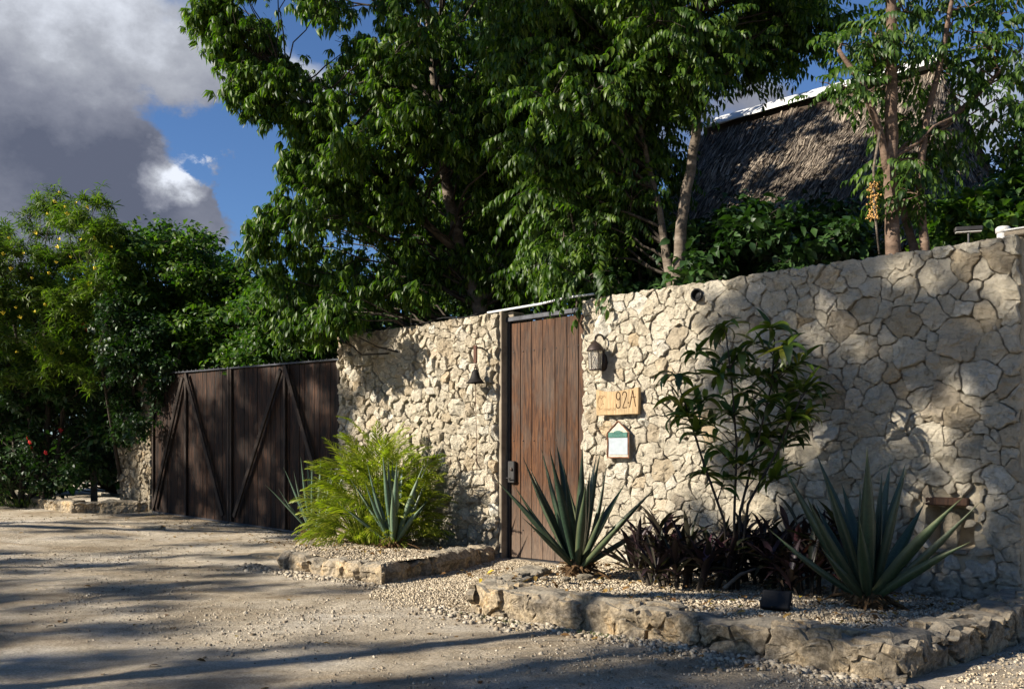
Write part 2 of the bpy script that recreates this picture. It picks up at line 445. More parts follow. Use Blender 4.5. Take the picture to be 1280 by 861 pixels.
M['white_plastic'] = plain('aged_white_plastic', (0.50, 0.49, 0.46), 0.5, 0.3, 0, 0.3)
M['carved'] = plain('burned_lettering', (0.035, 0.014, 0.006), 0.8, 0.1, 0, 0.3)
M['carved_faint'] = plain('faint_lettering', (0.12, 0.07, 0.035), 0.8, 0.1, 0, 0.3)
M['tile_green'] = plain('green_glazed_tile', (0.022, 0.10, 0.075), 0.35, 0.5, 0, 0.5, 60)
M['tile_green_dark'] = plain('dark_green_print', (0.012, 0.07, 0.05), 0.5, 0.3, 0, 0.4, 60)
M['tile_white'] = plain('white_plaque', (0.26, 0.29, 0.31), 0.4, 0.4, 0, 0.15, 20)
M['plaster'] = plain('pale_plaster', (0.42, 0.37, 0.30), 0.9, 0.1, 0, 0.3, 30)
M['twig_frame'] = plain('reddish_wood_frame', (0.17, 0.075, 0.042), 0.8, 0.2, 0, 0.7, 50)
M['ridge'] = plain('white_ridge_cap', (0.50, 0.50, 0.49), 0.5, 0.4, 0, 0.1, 3, 0)
M['dark_timber'] = plain('dark_timber', (0.05, 0.035, 0.025), 0.85, 0.2, 0, 0.4)
g = Mat('lantern_glass', 0.12, 0.5); g.color((0.85, 0.82, 0.75)); g.bs.inputs['Transmission Weight'].default_value = 0.85; g.bs.inputs['IOR'].default_value = 1.2; M['glass'] = g.m
def barkmat(name, a, b, c, ring=True):
    m = Mat(name, 0.85, 0.2)
    n = m.noise(6, 7, 0.7, coord='World', sc=(1, 1, 2.2) if ring else (3, 3, 0.7))
    m.color(m.ramp(n, [(0.3, a), (0.52, b), (0.72, c)])); m.bump(m.noise(16, 7, 0.7, coord='World', sc=(1, 1, 2.5)), 0.7, 0.02); return m.m
M['bark_pink'] = barkmat('pinkish_bark', (0.04, 0.028, 0.020), (0.115, 0.076, 0.053), (0.22, 0.16, 0.12))
M['bark_grey'] = barkmat('grey_bark', (0.04, 0.032, 0.024), (0.11, 0.087, 0.065), (0.21, 0.175, 0.14))
M['bark_dark'] = barkmat('dark_bark', (0.018, 0.014, 0.011), (0.04, 0.032, 0.024), (0.085, 0.066, 0.05), False)
M['leaf_main'] = leafmat('glossy_dark_leaf', (0.020, 0.048, 0.008), (0.052, 0.104, 0.013), (0.12, 0.185, 0.020), 0.36, 0.45, 0.28)
M['leaf_right'] = leafmat('fresh_leaf', (0.022, 0.052, 0.010), (0.05, 0.10, 0.014), (0.095, 0.16, 0.022), 0.35, 0.48, 0.28)
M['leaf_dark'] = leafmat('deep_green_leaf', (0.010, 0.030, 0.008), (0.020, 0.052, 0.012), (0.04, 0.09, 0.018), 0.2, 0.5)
M['leaf_left'] = leafmat('rounded_bright_leaf', (0.020, 0.058, 0.012), (0.050, 0.108, 0.018), (0.105, 0.17, 0.025), 0.35, 0.48, 0.3)
M['leaf_oleander'] = leafmat('narrow_leaf', (0.034, 0.070, 0.012), (0.078, 0.13, 0.02), (0.14, 0.19, 0.03), 0.38, 0.5, 0.3)
M['leaf_palm'] = leafmat('palm_leaflet', (0.11, 0.15, 0.014), (0.21, 0.25, 0.022), (0.36, 0.36, 0.04), 0.40, 0.5, 0.3, yellow=(0.38, 0.28, 0.05))
M['leaf_shrub'] = leafmat('shrub_leaf', (0.024, 0.048, 0.010), (0.056, 0.098, 0.014), (0.115, 0.16, 0.018), 0.25, 0.35, 0.5, obj=True, yellow=(0.22, 0.20, 0.03))
M['leaf_purple'] = leafmat('purple_green_leaf', (0.018, 0.012, 0.014), (0.042, 0.022, 0.028), (0.035, 0.045, 0.020), 0.18, 0.45, 0.4, obj=True, yellow=(0.10, 0.03, 0.05))
M['grass'] = leafmat('grass_blade', (0.05, 0.09, 0.015), (0.09, 0.15, 0.02), (0.16, 0.20, 0.04), 0.3, 0.6, 0.2)
M['dry_leaf'] = leafmat('dry_leaf', (0.09, 0.045, 0.02), (0.18, 0.10, 0.04), (0.30, 0.19, 0.06), 0.15, 0.8, 0.1, yellow=(0.5, 0.36, 0.04))
M['flower_yellow'] = plain('yellow_petals', (0.75, 0.58, 0.05), 0.6, 0.2, 0, 0.1, 5, 0)
M['flower_red'] = plain('red_petals', (0.50, 0.02, 0.02), 0.6, 0.2, 0, 0.1, 5, 0)
def agavemat(name, a, b, edge):
    m = Mat(name, 0.42, 0.4)
    at_ = m.N.new('ShaderNodeAttribute'); at_.attribute_name = 'edge'
    n = m.noise(7, 6, 0.6, sc=(6, 6, 0.5)); n2 = m.noise(3, 4, 0.6, coord='World')
    c = m.ramp(n, [(0.32, a), (0.68, b)])
    c = m.mix(0.6, c, m.ramp(n2, [(0.3, (0.6, 0.65, 0.65)), (0.7, (1.35, 1.3, 1.2))]), 'MULTIPLY')
    c = m.mix(0.7, c, m.ramp(m.rand_obj(), [(0, (0.75, 0.78, 0.8)), (1, (1.3, 1.25, 1.1))]), 'MULTIPLY')
    c = m.mix(at_.outputs['Fac'], c, edge)
    m.color(c); m.bump(n, 0.25, 0.004); return m.m
M['agave_green'] = agavemat('agave_green', (0.011, 0.024, 0.015), (0.026, 0.050, 0.028), (0.075, 0.085, 0.040))
M['agave_blue'] = agavemat('agave_blue', (0.040, 0.074, 0.054), (0.080, 0.130, 0.092), (0.13, 0.165, 0.10))
M['agave_base'] = plain('fibrous_base', (0.10, 0.06, 0.03), 0.95, 0.1, 0, 0.7, 40, 0.8)
def thatchmat():
    m = Mat('weathered_thatch', 0.95, 0.1)
    c = m.ramp(m.rand_isl(), [(0.0, (0.05, 0.04, 0.032)), (0.5, (0.145, 0.122, 0.10)), (1.0, (0.32, 0.275, 0.22))])
    c = m.mix(0.6, c, m.ramp(m.noise(1.2, 5, 0.6, coord='World'), [(0.35, (0.5, 0.48, 0.48)), (0.65, (1.3, 1.25, 1.15))]), 'MULTIPLY')
    m.color(c); return m.m
M['thatch'] = thatchmat()

# ------------------------------------------------------------------ ground
def build_ground():
    # one sheet: dense in view, stretching out to the horizon
    n = 250
    u = np.linspace(-1, 1, n)
    def warp(t, near, far): return near * t + (far - near) * np.sign(t) * np.abs(t) ** 9
    X = warp(u, 13, 900); Y = warp(u, 11.5, 900) + 12.0
    V = np.zeros((n * n, 3), dtype=np.float32); k = 0
    for j in range(n):
        for i in range(n):
            x, y = float(X[i]), float(Y[j])
            z = ground_z(x, y)
            if abs(x) < 30 and abs(y) < 45:
                p = Vector((x, y, 0))
                z += 0.030 * mnoise.fractal(p * 0.45, 1.0, 2.0, 4) + 0.018 * mnoise.fractal(p * 2.4, 0.9, 2.0, 4)
            V[k] = (x, y, z - 0.012); k += 1
    I = np.arange(n * n).reshape(n, n)
    q = np.stack([I[:-1, :-1], I[:-1, 1:], I[1:, 1:], I[1:, :-1]], -1).reshape(-1, 4)
    o = link('ground', np_mesh('ground', V, quads=q, smooth=True), M['ground'])
    props(o, 'pale dusty limestone road with scattered small stones', None, None, 'structure')
build_ground()

# ------------------------------------------------------------------ instancing helpers (numpy)
def rand_rot(n, tilt):
    """random yaw then a random tilt up to tilt radians: (n,3,3)"""
    a = NR.uniform(0, 2*np.pi, n); b = NR.uniform(0, 2*np.pi, n); t = NR.uniform(0, 1, n) * tilt
    ca, sa = np.cos(a), np.sin(a); z = np.zeros(n); o = np.ones(n)
    Rz = np.stack([np.stack([ca, -sa, z], -1), np.stack([sa, ca, z], -1), np.stack([z, z, o], -1)], 1)
    ax = np.stack([np.cos(b), np.sin(b), z], -1); ct, st = np.cos(t), np.sin(t)
    K = np.zeros((n, 3, 3)); K[:, 0, 2] = ax[:, 1]; K[:, 1, 2] = -ax[:, 0]; K[:, 2, 0] = -ax[:, 1]; K[:, 2, 1] = ax[:, 0]
    Rt = np.eye(3)[None] + st[:, None, None] * K + (1 - ct)[:, None, None] * (K @ K)
    return Rt @ Rz
def rot_to(dirs, roll=None):
    """rotations taking local +X to dirs with local Z as up as possible"""
    d = dirs / (np.linalg.norm(dirs, axis=1, keepdims=True) + 1e-9)
    up = np.tile([0, 0, 1.0], (len(d), 1)); up[np.abs(d[:, 2]) > 0.97] = (1, 0, 0)
    y = np.cross(up, d); y /= np.linalg.norm(y, axis=1, keepdims=True) + 1e-9
    z = np.cross(d, y)
    if roll is not None:
        c, s = np.cos(roll)[:, None], np.sin(roll)[:, None]
        y, z = y * c + z * s, z * c - y * s
    return np.stack([d, y, z], -1)
def instance(tv, tf, R, S, T):
    """tv (v,3), tf tris (f,3), R (n,3,3), S (n,) or (n,3), T (n,3) -> V, F"""
    S = np.asarray(S)
    sv = tv[None] * (S[:, None, None] if S.ndim == 1 else S[:, None, :])
    V = np.einsum('nij,nvj->nvi', R, sv) + T[:, None]
    Fc = tf[None] + (np.arange(len(T)) * len(tv))[:, None, None]
    return V.reshape(-1, 3), Fc.reshape(-1, 3)

def leaflet(length, width, droop=0.3, fold=0.25, rows=3):
    """a pointed folded leaf along +X, curving down: returns verts, tris"""
    vs = [(0, 0, 0)]; fs = []
    for k in range(1, rows):
        t = k / rows
        w = width * 0.5 * math.sin(math.pi * t ** 0.8) ** 0.8
        x = length * t * math.cos(droop * t); z = -length * t * math.sin(droop * t)
        vs += [(x, -w, z + fold * w), (x, 0, z), (x, w, z + fold * w)]
    x = length * math.cos(droop * 1.15); z = -length * math.sin(droop * 1.15)
    vs.append((x, 0, z))
    tip = len(vs) - 1
    fs += [(0, 1, 2), (0, 2, 3)]
    for k in range(rows - 2):
        a = 1 + 3 * k; b = a + 3
        fs += [(a, b, b + 1), (a, b + 1, a + 1), (a + 1, b + 1, b + 2), (a + 1, b + 2, a + 2)]
    a = 1 + 3 * (rows - 2)
    fs += [(a, tip, a + 1), (a + 1, tip, a + 2)]
    return np.array(vs), np.array(fs)
def combine(parts):
    V = []; Fc = []; b = 0
    for v, f in parts:
        V.append(v); Fc.append(f + b); b += len(v)
    return np.concatenate(V), np.concatenate(Fc)
def rx(v, M3): return v @ np.array(M3).T
def rot_mat(yaw, pitch):
    # local +X pitched up by pitch, then yawed
    cy, sy, cp, sp = math.cos(yaw), math.sin(yaw), math.cos(pitch), math.sin(pitch)
    return np.array([[cy*cp, -sy, -cy*sp], [sy*cp, cy, -sy*sp], [sp, 0, cp]])
def stalk(p, q, r=0.003):
    p, q = np.array(p, float), np.array(q, float)
    return np.array([p + (0, -r, 0), p + (0, r, 0), q]), np.array([(0, 1, 2)])
def t_palmate(r, n=6, L=0.17, Wd=0.055, rows=3):
    parts = [stalk((-0.12, 0, 0.02), (0, 0, 0), 0.004)]
    for k in range(n):
        yaw = 2*math.pi*k/n + r.uniform(-0.2, 0.2)
        v, f = leaflet(L * r.uniform(0.8, 1.1), Wd, r.uniform(0.3, 0.6), 0.35, rows)
        parts.append((rx(v, rot_mat(yaw, -r.uniform(0.35, 1.0))), f))
    return combine(parts)
def t_pinnate(r, pairs=6, L=0.42, l=0.14, Wd=0.05, droop=0.5, rows=2):
    parts = []
    for k in range(pairs):
        t = (k + 1) / (pairs + 0.5)
        x = L * t; z = -L * droop * t * t
        for sgn in (-1, 1):
            v, f = leaflet(l * (0.75 + 0.4*math.sin(math.pi*t)), Wd, 0.5, 0.3, rows)
            parts.append((rx(v, rot_mat(sgn * r.uniform(0.9, 1.15), -r.uniform(0.35, 0.8))) + np.array((x, 0, z)), f))
        parts.append(stalk((L*(k/(pairs+0.5)), 0, -L*droop*(k/(pairs+0.5))**2), (x, 0, z), 0.005))
    v, f = leaflet(l, Wd, 0.5, 0.3)
    parts.append((rx(v, rot_mat(0, -0.8)) + np.array((L, 0, -L*droop*0.95)), f))
    return combine(parts)
def t_sprig(r, n=5, L=0.11, Wd=0.055, rows=3):
    parts = []
    for k in range(n):
        v, f = leaflet(L * r.uniform(0.7, 1.15), Wd * r.uniform(0.8, 1.2), 0.4, 0.25, rows)
        parts.append((rx(v, rot_mat(r.uniform(-1.6, 1.6) + (math.pi if k == 0 else 0), r.uniform(-0.7, 0.5))) + np.array((0.05*(k-n/2), 0, 0)), f))
    return combine(parts)
def t_star(r, n=9, L=0.15, Wd=0.02, rows=3):
    parts = []
    for k in range(n):
        v, f = leaflet(L * r.uniform(0.7, 1.1), Wd, 0.5, 0.2, rows)
        parts.append((rx(v, rot_mat(2*math.pi*k/n + r.uniform(-0.3, 0.3), r.uniform(-0.2, 1.0))), f))
    return combine(parts)

def inpoly(x, y, poly):
    c = False; n = len(poly); j = n - 1
    for i in range(n):
        if (poly[i][1] > y) != (poly[j][1] > y) and x < (poly[j][0]-poly[i][0])*(y-poly[i][1])/(poly[j][1]-poly[i][1]) + poly[i][0]: c = not c
        j = i
    return c
def clumps_from_poly(poly, yr, n, r, seed, shrink=0):
    """clump centres filling the solid whose outline is poly, with real depth yr"""
    R = random.Random(seed); xs = [p[0] for p in poly]; ys = [p[1] for p in poly]; out = []
    guard = 0
    while len(out) < n and guard < 60000:
        guard += 1
        x, y = R.uniform(min(xs), max(xs)), R.uniform(min(ys), max(ys))
        if not inpoly(x, y, poly): continue
        Y = R.uniform(*(yr(x, y) if callable(yr) else yr))
        c = at(x, y, Y)
        rr = r * R.uniform(0.7, 1.25)
        if all((c - o[0]).length > 0.55 * r for o in out): out.append((c, rr))
    return out

def curve_pts(a, b, sag, n=6, R=rnd, wob=0.05):
    a, b = Vector(a), Vector(b); d = (b - a).length; pts = []
    for i in range(n + 1):
        t = i / n
        p = a.lerp(b, t) + Vector((0, 0, sag * d * 4 * t * (1 - t) * 0.25))
        if 0 < i < n: p += Vector((R.uniform(-1, 1), R.uniform(-1, 1), R.uniform(-1, 1))) * wob * d * 0.35
        pts.append(p)
    return pts

def make_tree(name, label, cat, trunks, clumps, templates, leaf_mat, bark, seed, twigs=10, per_twig=5, size=(0.8, 1.15),
              tilt=0.35, group=None, parts=0, flat=0.75, orient='out', limb_r=0.035, twig_r=0.006, spread=0.08, leafname='leaf_cluster', limb_mat=None):
    """trunks: list of (points, radii). Each clump gets a limb, twigs and leaves along the twigs."""
    R = random.Random(seed)
    base = Vector(trunks[0][0][0])
    root = thing(name, label, cat, base, 0, group)
    tm = MB(); lb = MB()
    for pts, rads in trunks:
        sm = []; sr = []
        for i in range(len(pts) - 1):
            for k in range(4):
                t = k / 4
                sm.append(Vector(pts[i]).lerp(Vector(pts[i+1]), t) + Vector((R.uniform(-1, 1), R.uniform(-1, 1), 0)) * rads[i] * 0.18 * (k > 0)); sr.append((rads[i]*(1-t)+rads[i+1]*t) * R.uniform(0.94, 1.06))
        sm.append(Vector(pts[-1])); sr.append(rads[-1])
        tm.tube([p - base for p in sm], sr, 9)
    alltr = [(Vector(p), r) for pts, rads in trunks for i in range(len(pts)-1) for t in (0, .25, .5, .75) for p, r in [(Vector(pts[i]).lerp(Vector(pts[i+1]), t), rads[i]*(1-t)+rads[i+1]*t)]]
    alltr += [(Vector(pts[-1]), rads[-1]) for pts, rads in trunks]
    P = []; D = []
    for c, r in clumps:
        best = min(alltr, key=lambda q: (q[0]-c).length + 2.0 * max(0, q[0].z - c.z + 0.35*((q[0].xy-c.xy).length)))
        lr = min(limb_r, best[1] * 0.6)
        pts = curve_pts(best[0], c, 0.35, 6, R, 0.12)
        lb.tube([p - base for p in pts], [lr * (1 - 0.75 * i / 6) for i in range(7)], 5, False)
        for _ in range(twigs):
            v = Vector((R.gauss(0, 1), R.gauss(0, 1), R.gauss(0, 1))).normalized() * r * R.uniform(0.45, 1.0) ** 0.5
            v.z *= flat
            e = c + v
            lb.tube([c - base, c + v*0.5 + Vector((0, 0, 0.06*r)) - base, e - base], [twig_r*1.4, twig_r, twig_r*0.5], 3, False)
            for k in range(per_twig):
                t = 0.3 + 0.7 * (k + R.random()) / per_twig
                P.append(c + v * t + Vector((R.gauss(0, 1), R.gauss(0, 1), R.gauss(0, 1))) * spread)
                dd = v.normalized() + Vector((R.gauss(0, 1), R.gauss(0, 1), R.gauss(0, 0.5))) * 0.6
                D.append(dd)
    tm.build('trunk', bark, root, True)
    lb.build('branches', limb_mat or bark, root, True)
    P = np.array([tuple(p) for p in P]); D = np.array([tuple(d) for d in D]); n = len(P)
    if n == 0: return root
    if orient == 'out':
        D[:, 2] *= 0.4; Rm = rot_to(D, NR.uniform(-tilt, tilt, n))
    else: Rm = rand_rot(n, tilt)
    S = NR.uniform(size[0], size[1], n)
    ti = NR.integers(0, len(templates), n)
    # the leaves that show largest become parts of their own
    own = np.zeros(n, bool)
    if parts:
        px = CXP + F * P[:, 0] / P[:, 1]; py = HZ - F * (P[:, 2] - CAMZ) / P[:, 1]
        key = np.where((px > 5) & (px < 1275) & (py > 5) & (py < 560), P[:, 1] + NR.uniform(0, 0.6, n), 1e9)
        idx = np.argsort(key)[:parts]; own[idx[key[idx] < 1e8]] = True
        meshes = []
        for tv, tf in templates:
            me = np_mesh(leafname, tv, tris=tf); me.materials.append(leaf_mat); meshes.append(me)
        for i in np.nonzero(own)[0]:
            o = bpy.data.objects.new(leafname, meshes[ti[i]]); COL.objects.link(o); o.parent = root
            m4 = Matrix([list(map(float, Rm[i][r])) + [0.0] for r in range(3)] + [[0, 0, 0, 1]])
            o.matrix_local = Matrix.Translation(Vector(P[i]) - base) @ m4 @ Matrix.Scale(float(S[i]), 4)
    Vs = []; Fs = []; b = 0
    for k, tp in enumerate(templates):
        sel = (ti == k) & ~own
        if not sel.any(): continue
        tv, tf = LO.get(id(tp), tp)
        V, Fc = instance(tv, tf, Rm[sel], S[sel], P[sel] - np.array(base))
        Vs.append(V); Fs.append(Fc + b); b += len(V)
    if not Vs: return root
    me = np_mesh('crown', np.concatenate(Vs), tris=np.concatenate(Fs))
    o = link('crown', me, leaf_mat, root)
    o['kind'] = 'stuff'
    return root

# ------------------------------------------------------------------ rubble stone work
def clip(poly, px, py, nx, ny):
    out = []; n = len(poly)
    for i in range(n):
        a = poly[i]; b = poly[(i+1) % n]
        da = (a[0]-px)*nx + (a[1]-py)*ny; db = (b[0]-px)*nx + (b[1]-py)*ny
        if da <= 0: out.append(a)
        if (da < 0 < db) or (db < 0 < da):
            t = da / (da - db); out.append((a[0]+(b[0]-a[0])*t, a[1]+(b[1]-a[1])*t))
    return out
def cells(x0, x1, z0, z1, rad, R, hole=None, tries=14000):
    """irregular (power-diagram) cells filling a rectangle; rad(x,z) is the local stone radius"""
    sites = []
    for _ in range(tries):
        x, z = R.uniform(x0, x1), R.uniform(z0, z1); r = rad(x, z) * R.choice((0.5, 0.7, 0.9, 1.0, 1.15, 1.35, 1.6))
        if hole and hole[0] < x < hole[1] and hole[2] < z < hole[3]: continue
        if all((x-q[0])**2 + ((z-q[1])*1.15)**2 > (0.84*(r+q[2]))**2 for q in sites): sites.append((x, z, r))
    nreal = len(sites); ghosts = []
    if hole:
        h0, h1, h2, h3 = hole
        for x, z, r in sites:
            if h2-.1 < z < h3+.1:
                if h0-0.4 < x < h0: ghosts.append((2*h0-x, z, r))
                if h1 < x < h1+0.4: ghosts.append((2*h1-x, z, r))
            if h0-.1 < x < h1+.1:
                if h2-0.4 < z < h2: ghosts.append((x, 2*h2-z, r))
                if h3 < z < h3+0.4: ghosts.append((x, 2*h3-z, r))
    allp = sites + ghosts; out = []
    for i in range(nreal):
        x, z, r = sites[i]
        poly = [(x0, z0), (x1, z0), (x1, z1), (x0, z1)]
        for j, (a, b, q) in enumerate(allp):
            if j == i: continue
            dx, dz = a-x, b-z; d2 = dx*dx+dz*dz
            if d2 > (3.5*(r+q))**2: continue
            t = 0.5 + 0.5*(r*r - q*q)/d2
            t = min(max(t, 0.2), 0.8)
            poly = clip(poly, x+dx*t, z+dz*t, dx, dz)
            if len(poly) < 3: break
        if len(poly) >= 3: out.append((x, z, r, poly))
    return out
def stone_mesh(poly, cx, cz, R, gap, prot, tilt, back=0.03, jit=0.012, zmax=1e9):
    """one rubble stone: local x along the wall, y into the wall, z up; centred on (cx, 0, cz)"""
    ring = []
    n = len(poly); c0 = Vector((cx, cz)); so_ = R.uniform(0, 50)
    def warp(p):   # shared by neighbours, so joints stay narrow but wander
        q = p + c0
        return p + Vector((mnoise.noise(Vector((q.x*9, q.y*9, 1.3))), mnoise.noise(Vector((q.x*9, q.y*9, 7.7))))) * 0.05 + Vector((mnoise.noise(Vector((q.x*24, q.y*24, 3.1))), mnoise.noise(Vector((q.x*27, q.y*27, 5.5))))) * 0.026
    for i in range(n):
        a = Vector(poly[i]) - c0; b = Vector(poly[(i+1) % n]) - c0
        L = (b-a).length
        if L < 0.012: continue
        k = max(1, min(6, int(L/0.036)))
        ring.append(warp(a.lerp(b, 0.10)))
        for q in range(1, k): ring.append(warp(a.lerp(b, q/k)))
        ring.append(warp(a.lerp(b, 0.90)))
    if len(ring) < 4: return None
    m = len(ring)
    rad = sum(p.length for p in ring)/m
    def inset(p, g):
        l = p.length; return p * max(0.25, (l-g)/l) if l > 1e-6 else p
    ring = [inset(p, gap + R.uniform(-0.1, 1.0)*jit) for p in ring]
    ring = [Vector((p.x, min(p.y, zmax + R.uniform(-0.008, 0.008)))) for p in ring]
    ax, az = R.uniform(-tilt, tilt), R.uniform(-tilt, tilt)
    facets = [(Vector((math.cos(t), math.sin(t))), R.uniform(0.0, 0.9)*rad, R.uniform(0.15, 1.0)) for t in (R.uniform(0, 6.28) for _ in range(3))]
    def h(p):
        v = prot + ax*p.x + az*p.y
        for d, o, s in facets: v = min(v, prot + 0.008 - s*(p.dot(d)-o))
        v += min(0.22*rad, 0.022) * mnoise.fractal(Vector((p.x*14+so_, p.y*14, 0)), 0.6, 2.0, 3)
        return max(v, 0.004)
    off = Vector((R.uniform(-.15, .15), R.uniform(-.15, .15)))*rad
    vs = [(p.x, back, p.y) for p in ring]
    vs += [(p.x, -max(0.0, h(p)*R.uniform(0.72, 1.0) - 0.003), p.y) for p in ring]
    e2 = [p * R.uniform(0.90, 0.975) for p in ring]
    vs += [(p.x, -h(p), p.y) for p in e2]
    for f in ((0.62, 0.30) if rad > 0.09 else (0.5,)):
        for p in ring:
            q = off*(1-f) + p * f * R.uniform(0.85, 1.15); vs.append((q.x, -h(q), q.y))
    nr = 5 if rad > 0.09 else 4
    c = len(vs); vs.append((off.x, -h(off), off.y))
    fs = [(k*m+i, k*m+(i+1) % m, (k+1)*m+(i+1) % m, (k+1)*m+i) for k in range(nr-1) for i in range(m)]
    for i in range(m): fs.append(((nr-1)*m+i, (nr-1)*m+(i+1) % m, c))
    me = bpy.data.meshes.new('stone'); me.from_pydata(vs, [], fs); me.update()
    return me
def core_mesh(x0, x1, z0, z1, depth, R, hole=None, step=0.05, amp=0.015, off=0):
    nx, nz = max(2, int((x1-x0)/step)), max(2, int((z1-z0)/step)); vs = []; fs = []
    for j in range(nz+1):
        for i in range(nx+1):
            x, z = x0+(x1-x0)*i/nx, z0+(z1-z0)*j/nz
            y = 0.036 + 0.030 * mnoise.fractal(Vector((x*5, off, z*5)), 0.8, 2.0, 4)
            zz = z + (-0.012 + 0.006*mnoise.noise(Vector((x*4, 3, off))) if j == nz else 0)
            if hole and hole[0] < x < hole[1] and hole[2] < z < hole[3]: y += 0.24
            vs.append((x, y, zz))
    I = lambda i, j: j*(nx+1)+i
    for j in range(nz):
        for i in range(nx): fs.append((I(i,j), I(i+1,j), I(i+1,j+1), I(i,j+1)))
    b = len(vs); edge = [I(i,0) for i in range(nx+1)] + [I(nx,j) for j in range(1,nz+1)] + [I(i,nz) for i in range(nx-1,-1,-1)] + [I(0,j) for j in range(nz-1,0,-1)]
    for e in edge: vs.append((vs[e][0], depth, vs[e][2]))
    m = len(edge)
    for k in range(m): fs.append((edge[(k+1)%m], edge[k], b+k, b+(k+1)%m))
    fs.append(tuple(b+k for k in range(m)))
    me = bpy.data.meshes.new('mortar_core'); me.from_pydata(vs, [], fs); me.update(); return me

def stone_wall(name, label, s0, s1, z0, z1, rad, gap, prot, tilt, seed, depth=0.35, hole=None, mat=None, off=0.0, jit=0.012, cat='wall'):
    R = random.Random(seed)
    root = thing(name, label, cat, W(s0, off, 0), PHI)
    Hl = (hole[0]-s0, hole[1]-s0, hole[2], hole[3]) if hole else None
    link('mortar_core', core_mesh(0, s1-s0, z0, z1, depth, R, Hl, off=seed), M['mortar'], root)
    cs = cells(0, s1-s0, z0, z1, lambda x, z: rad(x+s0, z), R, Hl)
    cs.sort(key=lambda c: -c[2])
    extra = []
    for k, (x, z, r, poly) in enumerate(cs):
        cx = sum(p[0] for p in poly)/len(poly); cz = sum(p[1] for p in poly)/len(poly)
        top = cz > z1 - 0.16
        me = stone_mesh(poly, cx, cz, R, gap, R.uniform(*prot)*(0.8 if r < 0.07 else 1), tilt, back=0.07, jit=jit, zmax=z1-0.004-cz)
        if me is None: continue
        if k < 296: link('stone', me, mat or M['stone'], root, (cx, R.uniform(-0.004, 0.006), cz))
        else: extra.append((me, Vector((cx, 0, cz))))
    if extra:
        mb = MB()
        for me, d in extra: mb.add([v.co + d for v in me.vertices], [tuple(p.vertices) for p in me.polygons])
        o = mb.build('small_stones', mat or M['stone'], root); o['kind'] = 'stuff'
    # chips wedged between the stones
    ch = MB()
    for _ in range(int((s1-s0)*(z1-z0)*24)):
        x, z = R.uniform(0.03, s1-s0-0.03), R.uniform(z0+0.03, z1-0.05)
        if Hl and Hl[0]-.05 < x < Hl[1]+.05 and Hl[2]-.05 < z < Hl[3]+.05: continue
        r = R.uniform(0.010, 0.034); nn = R.choice((5, 6))
        pts = [Vector((x + r*math.cos(2*math.pi*i/nn)*R.uniform(.7, 1.3), 0.045, z + r*math.sin(2*math.pi*i/nn)*R.uniform(.6, 1.1))) for i in range(nn)]
        h = R.uniform(0.012, 0.028)
        ch.add(pts + [p*1.0 + (Vector((x, 0.045, z))-p)*0.25 + Vector((0, -h-R.uniform(0.02, 0.055), 0)) for p in pts], [tuple(range(nn, 2*nn))] + [(i, (i+1)%nn, nn+(i+1)%nn, nn+i) for i in range(nn)])
    o = ch.build('stone_chips', mat or M['stone'], root); o['kind'] = 'stuff'
    print(name, 'stones', len(cs))
    return root

S_L0, S_L1 = s_of(425), s_of(623)
S_R0, S_R1 = s_of(729), s_of(1275)
NICHE = (4.40, 4.71, 0.46, 0.84)
stone_wall('stone_wall', 'cream rubble stone wall between the dark gates and the wooden door, with the bell on it', S_L0, S_L1, -0.05, 3.04,
           lambda s, z: 0.076, 0.002, (0.02, 0.075), 0.45, 21, jit=0.006)
stone_wall('stone_wall', 'long cream rubble stone wall right of the wooden door, with the lantern and signs', S_R0, S_R1, -0.05, 3.05,
           lambda s, z: 0.070 + 0.048*min(max((s-0.6)/3.4, 0), 1) - (0.02 if s > 3.6 and z < 0.9 else 0), 0.0015, (0.014, 0.050), 0.25, 33, hole=NICHE, jit=0.005)

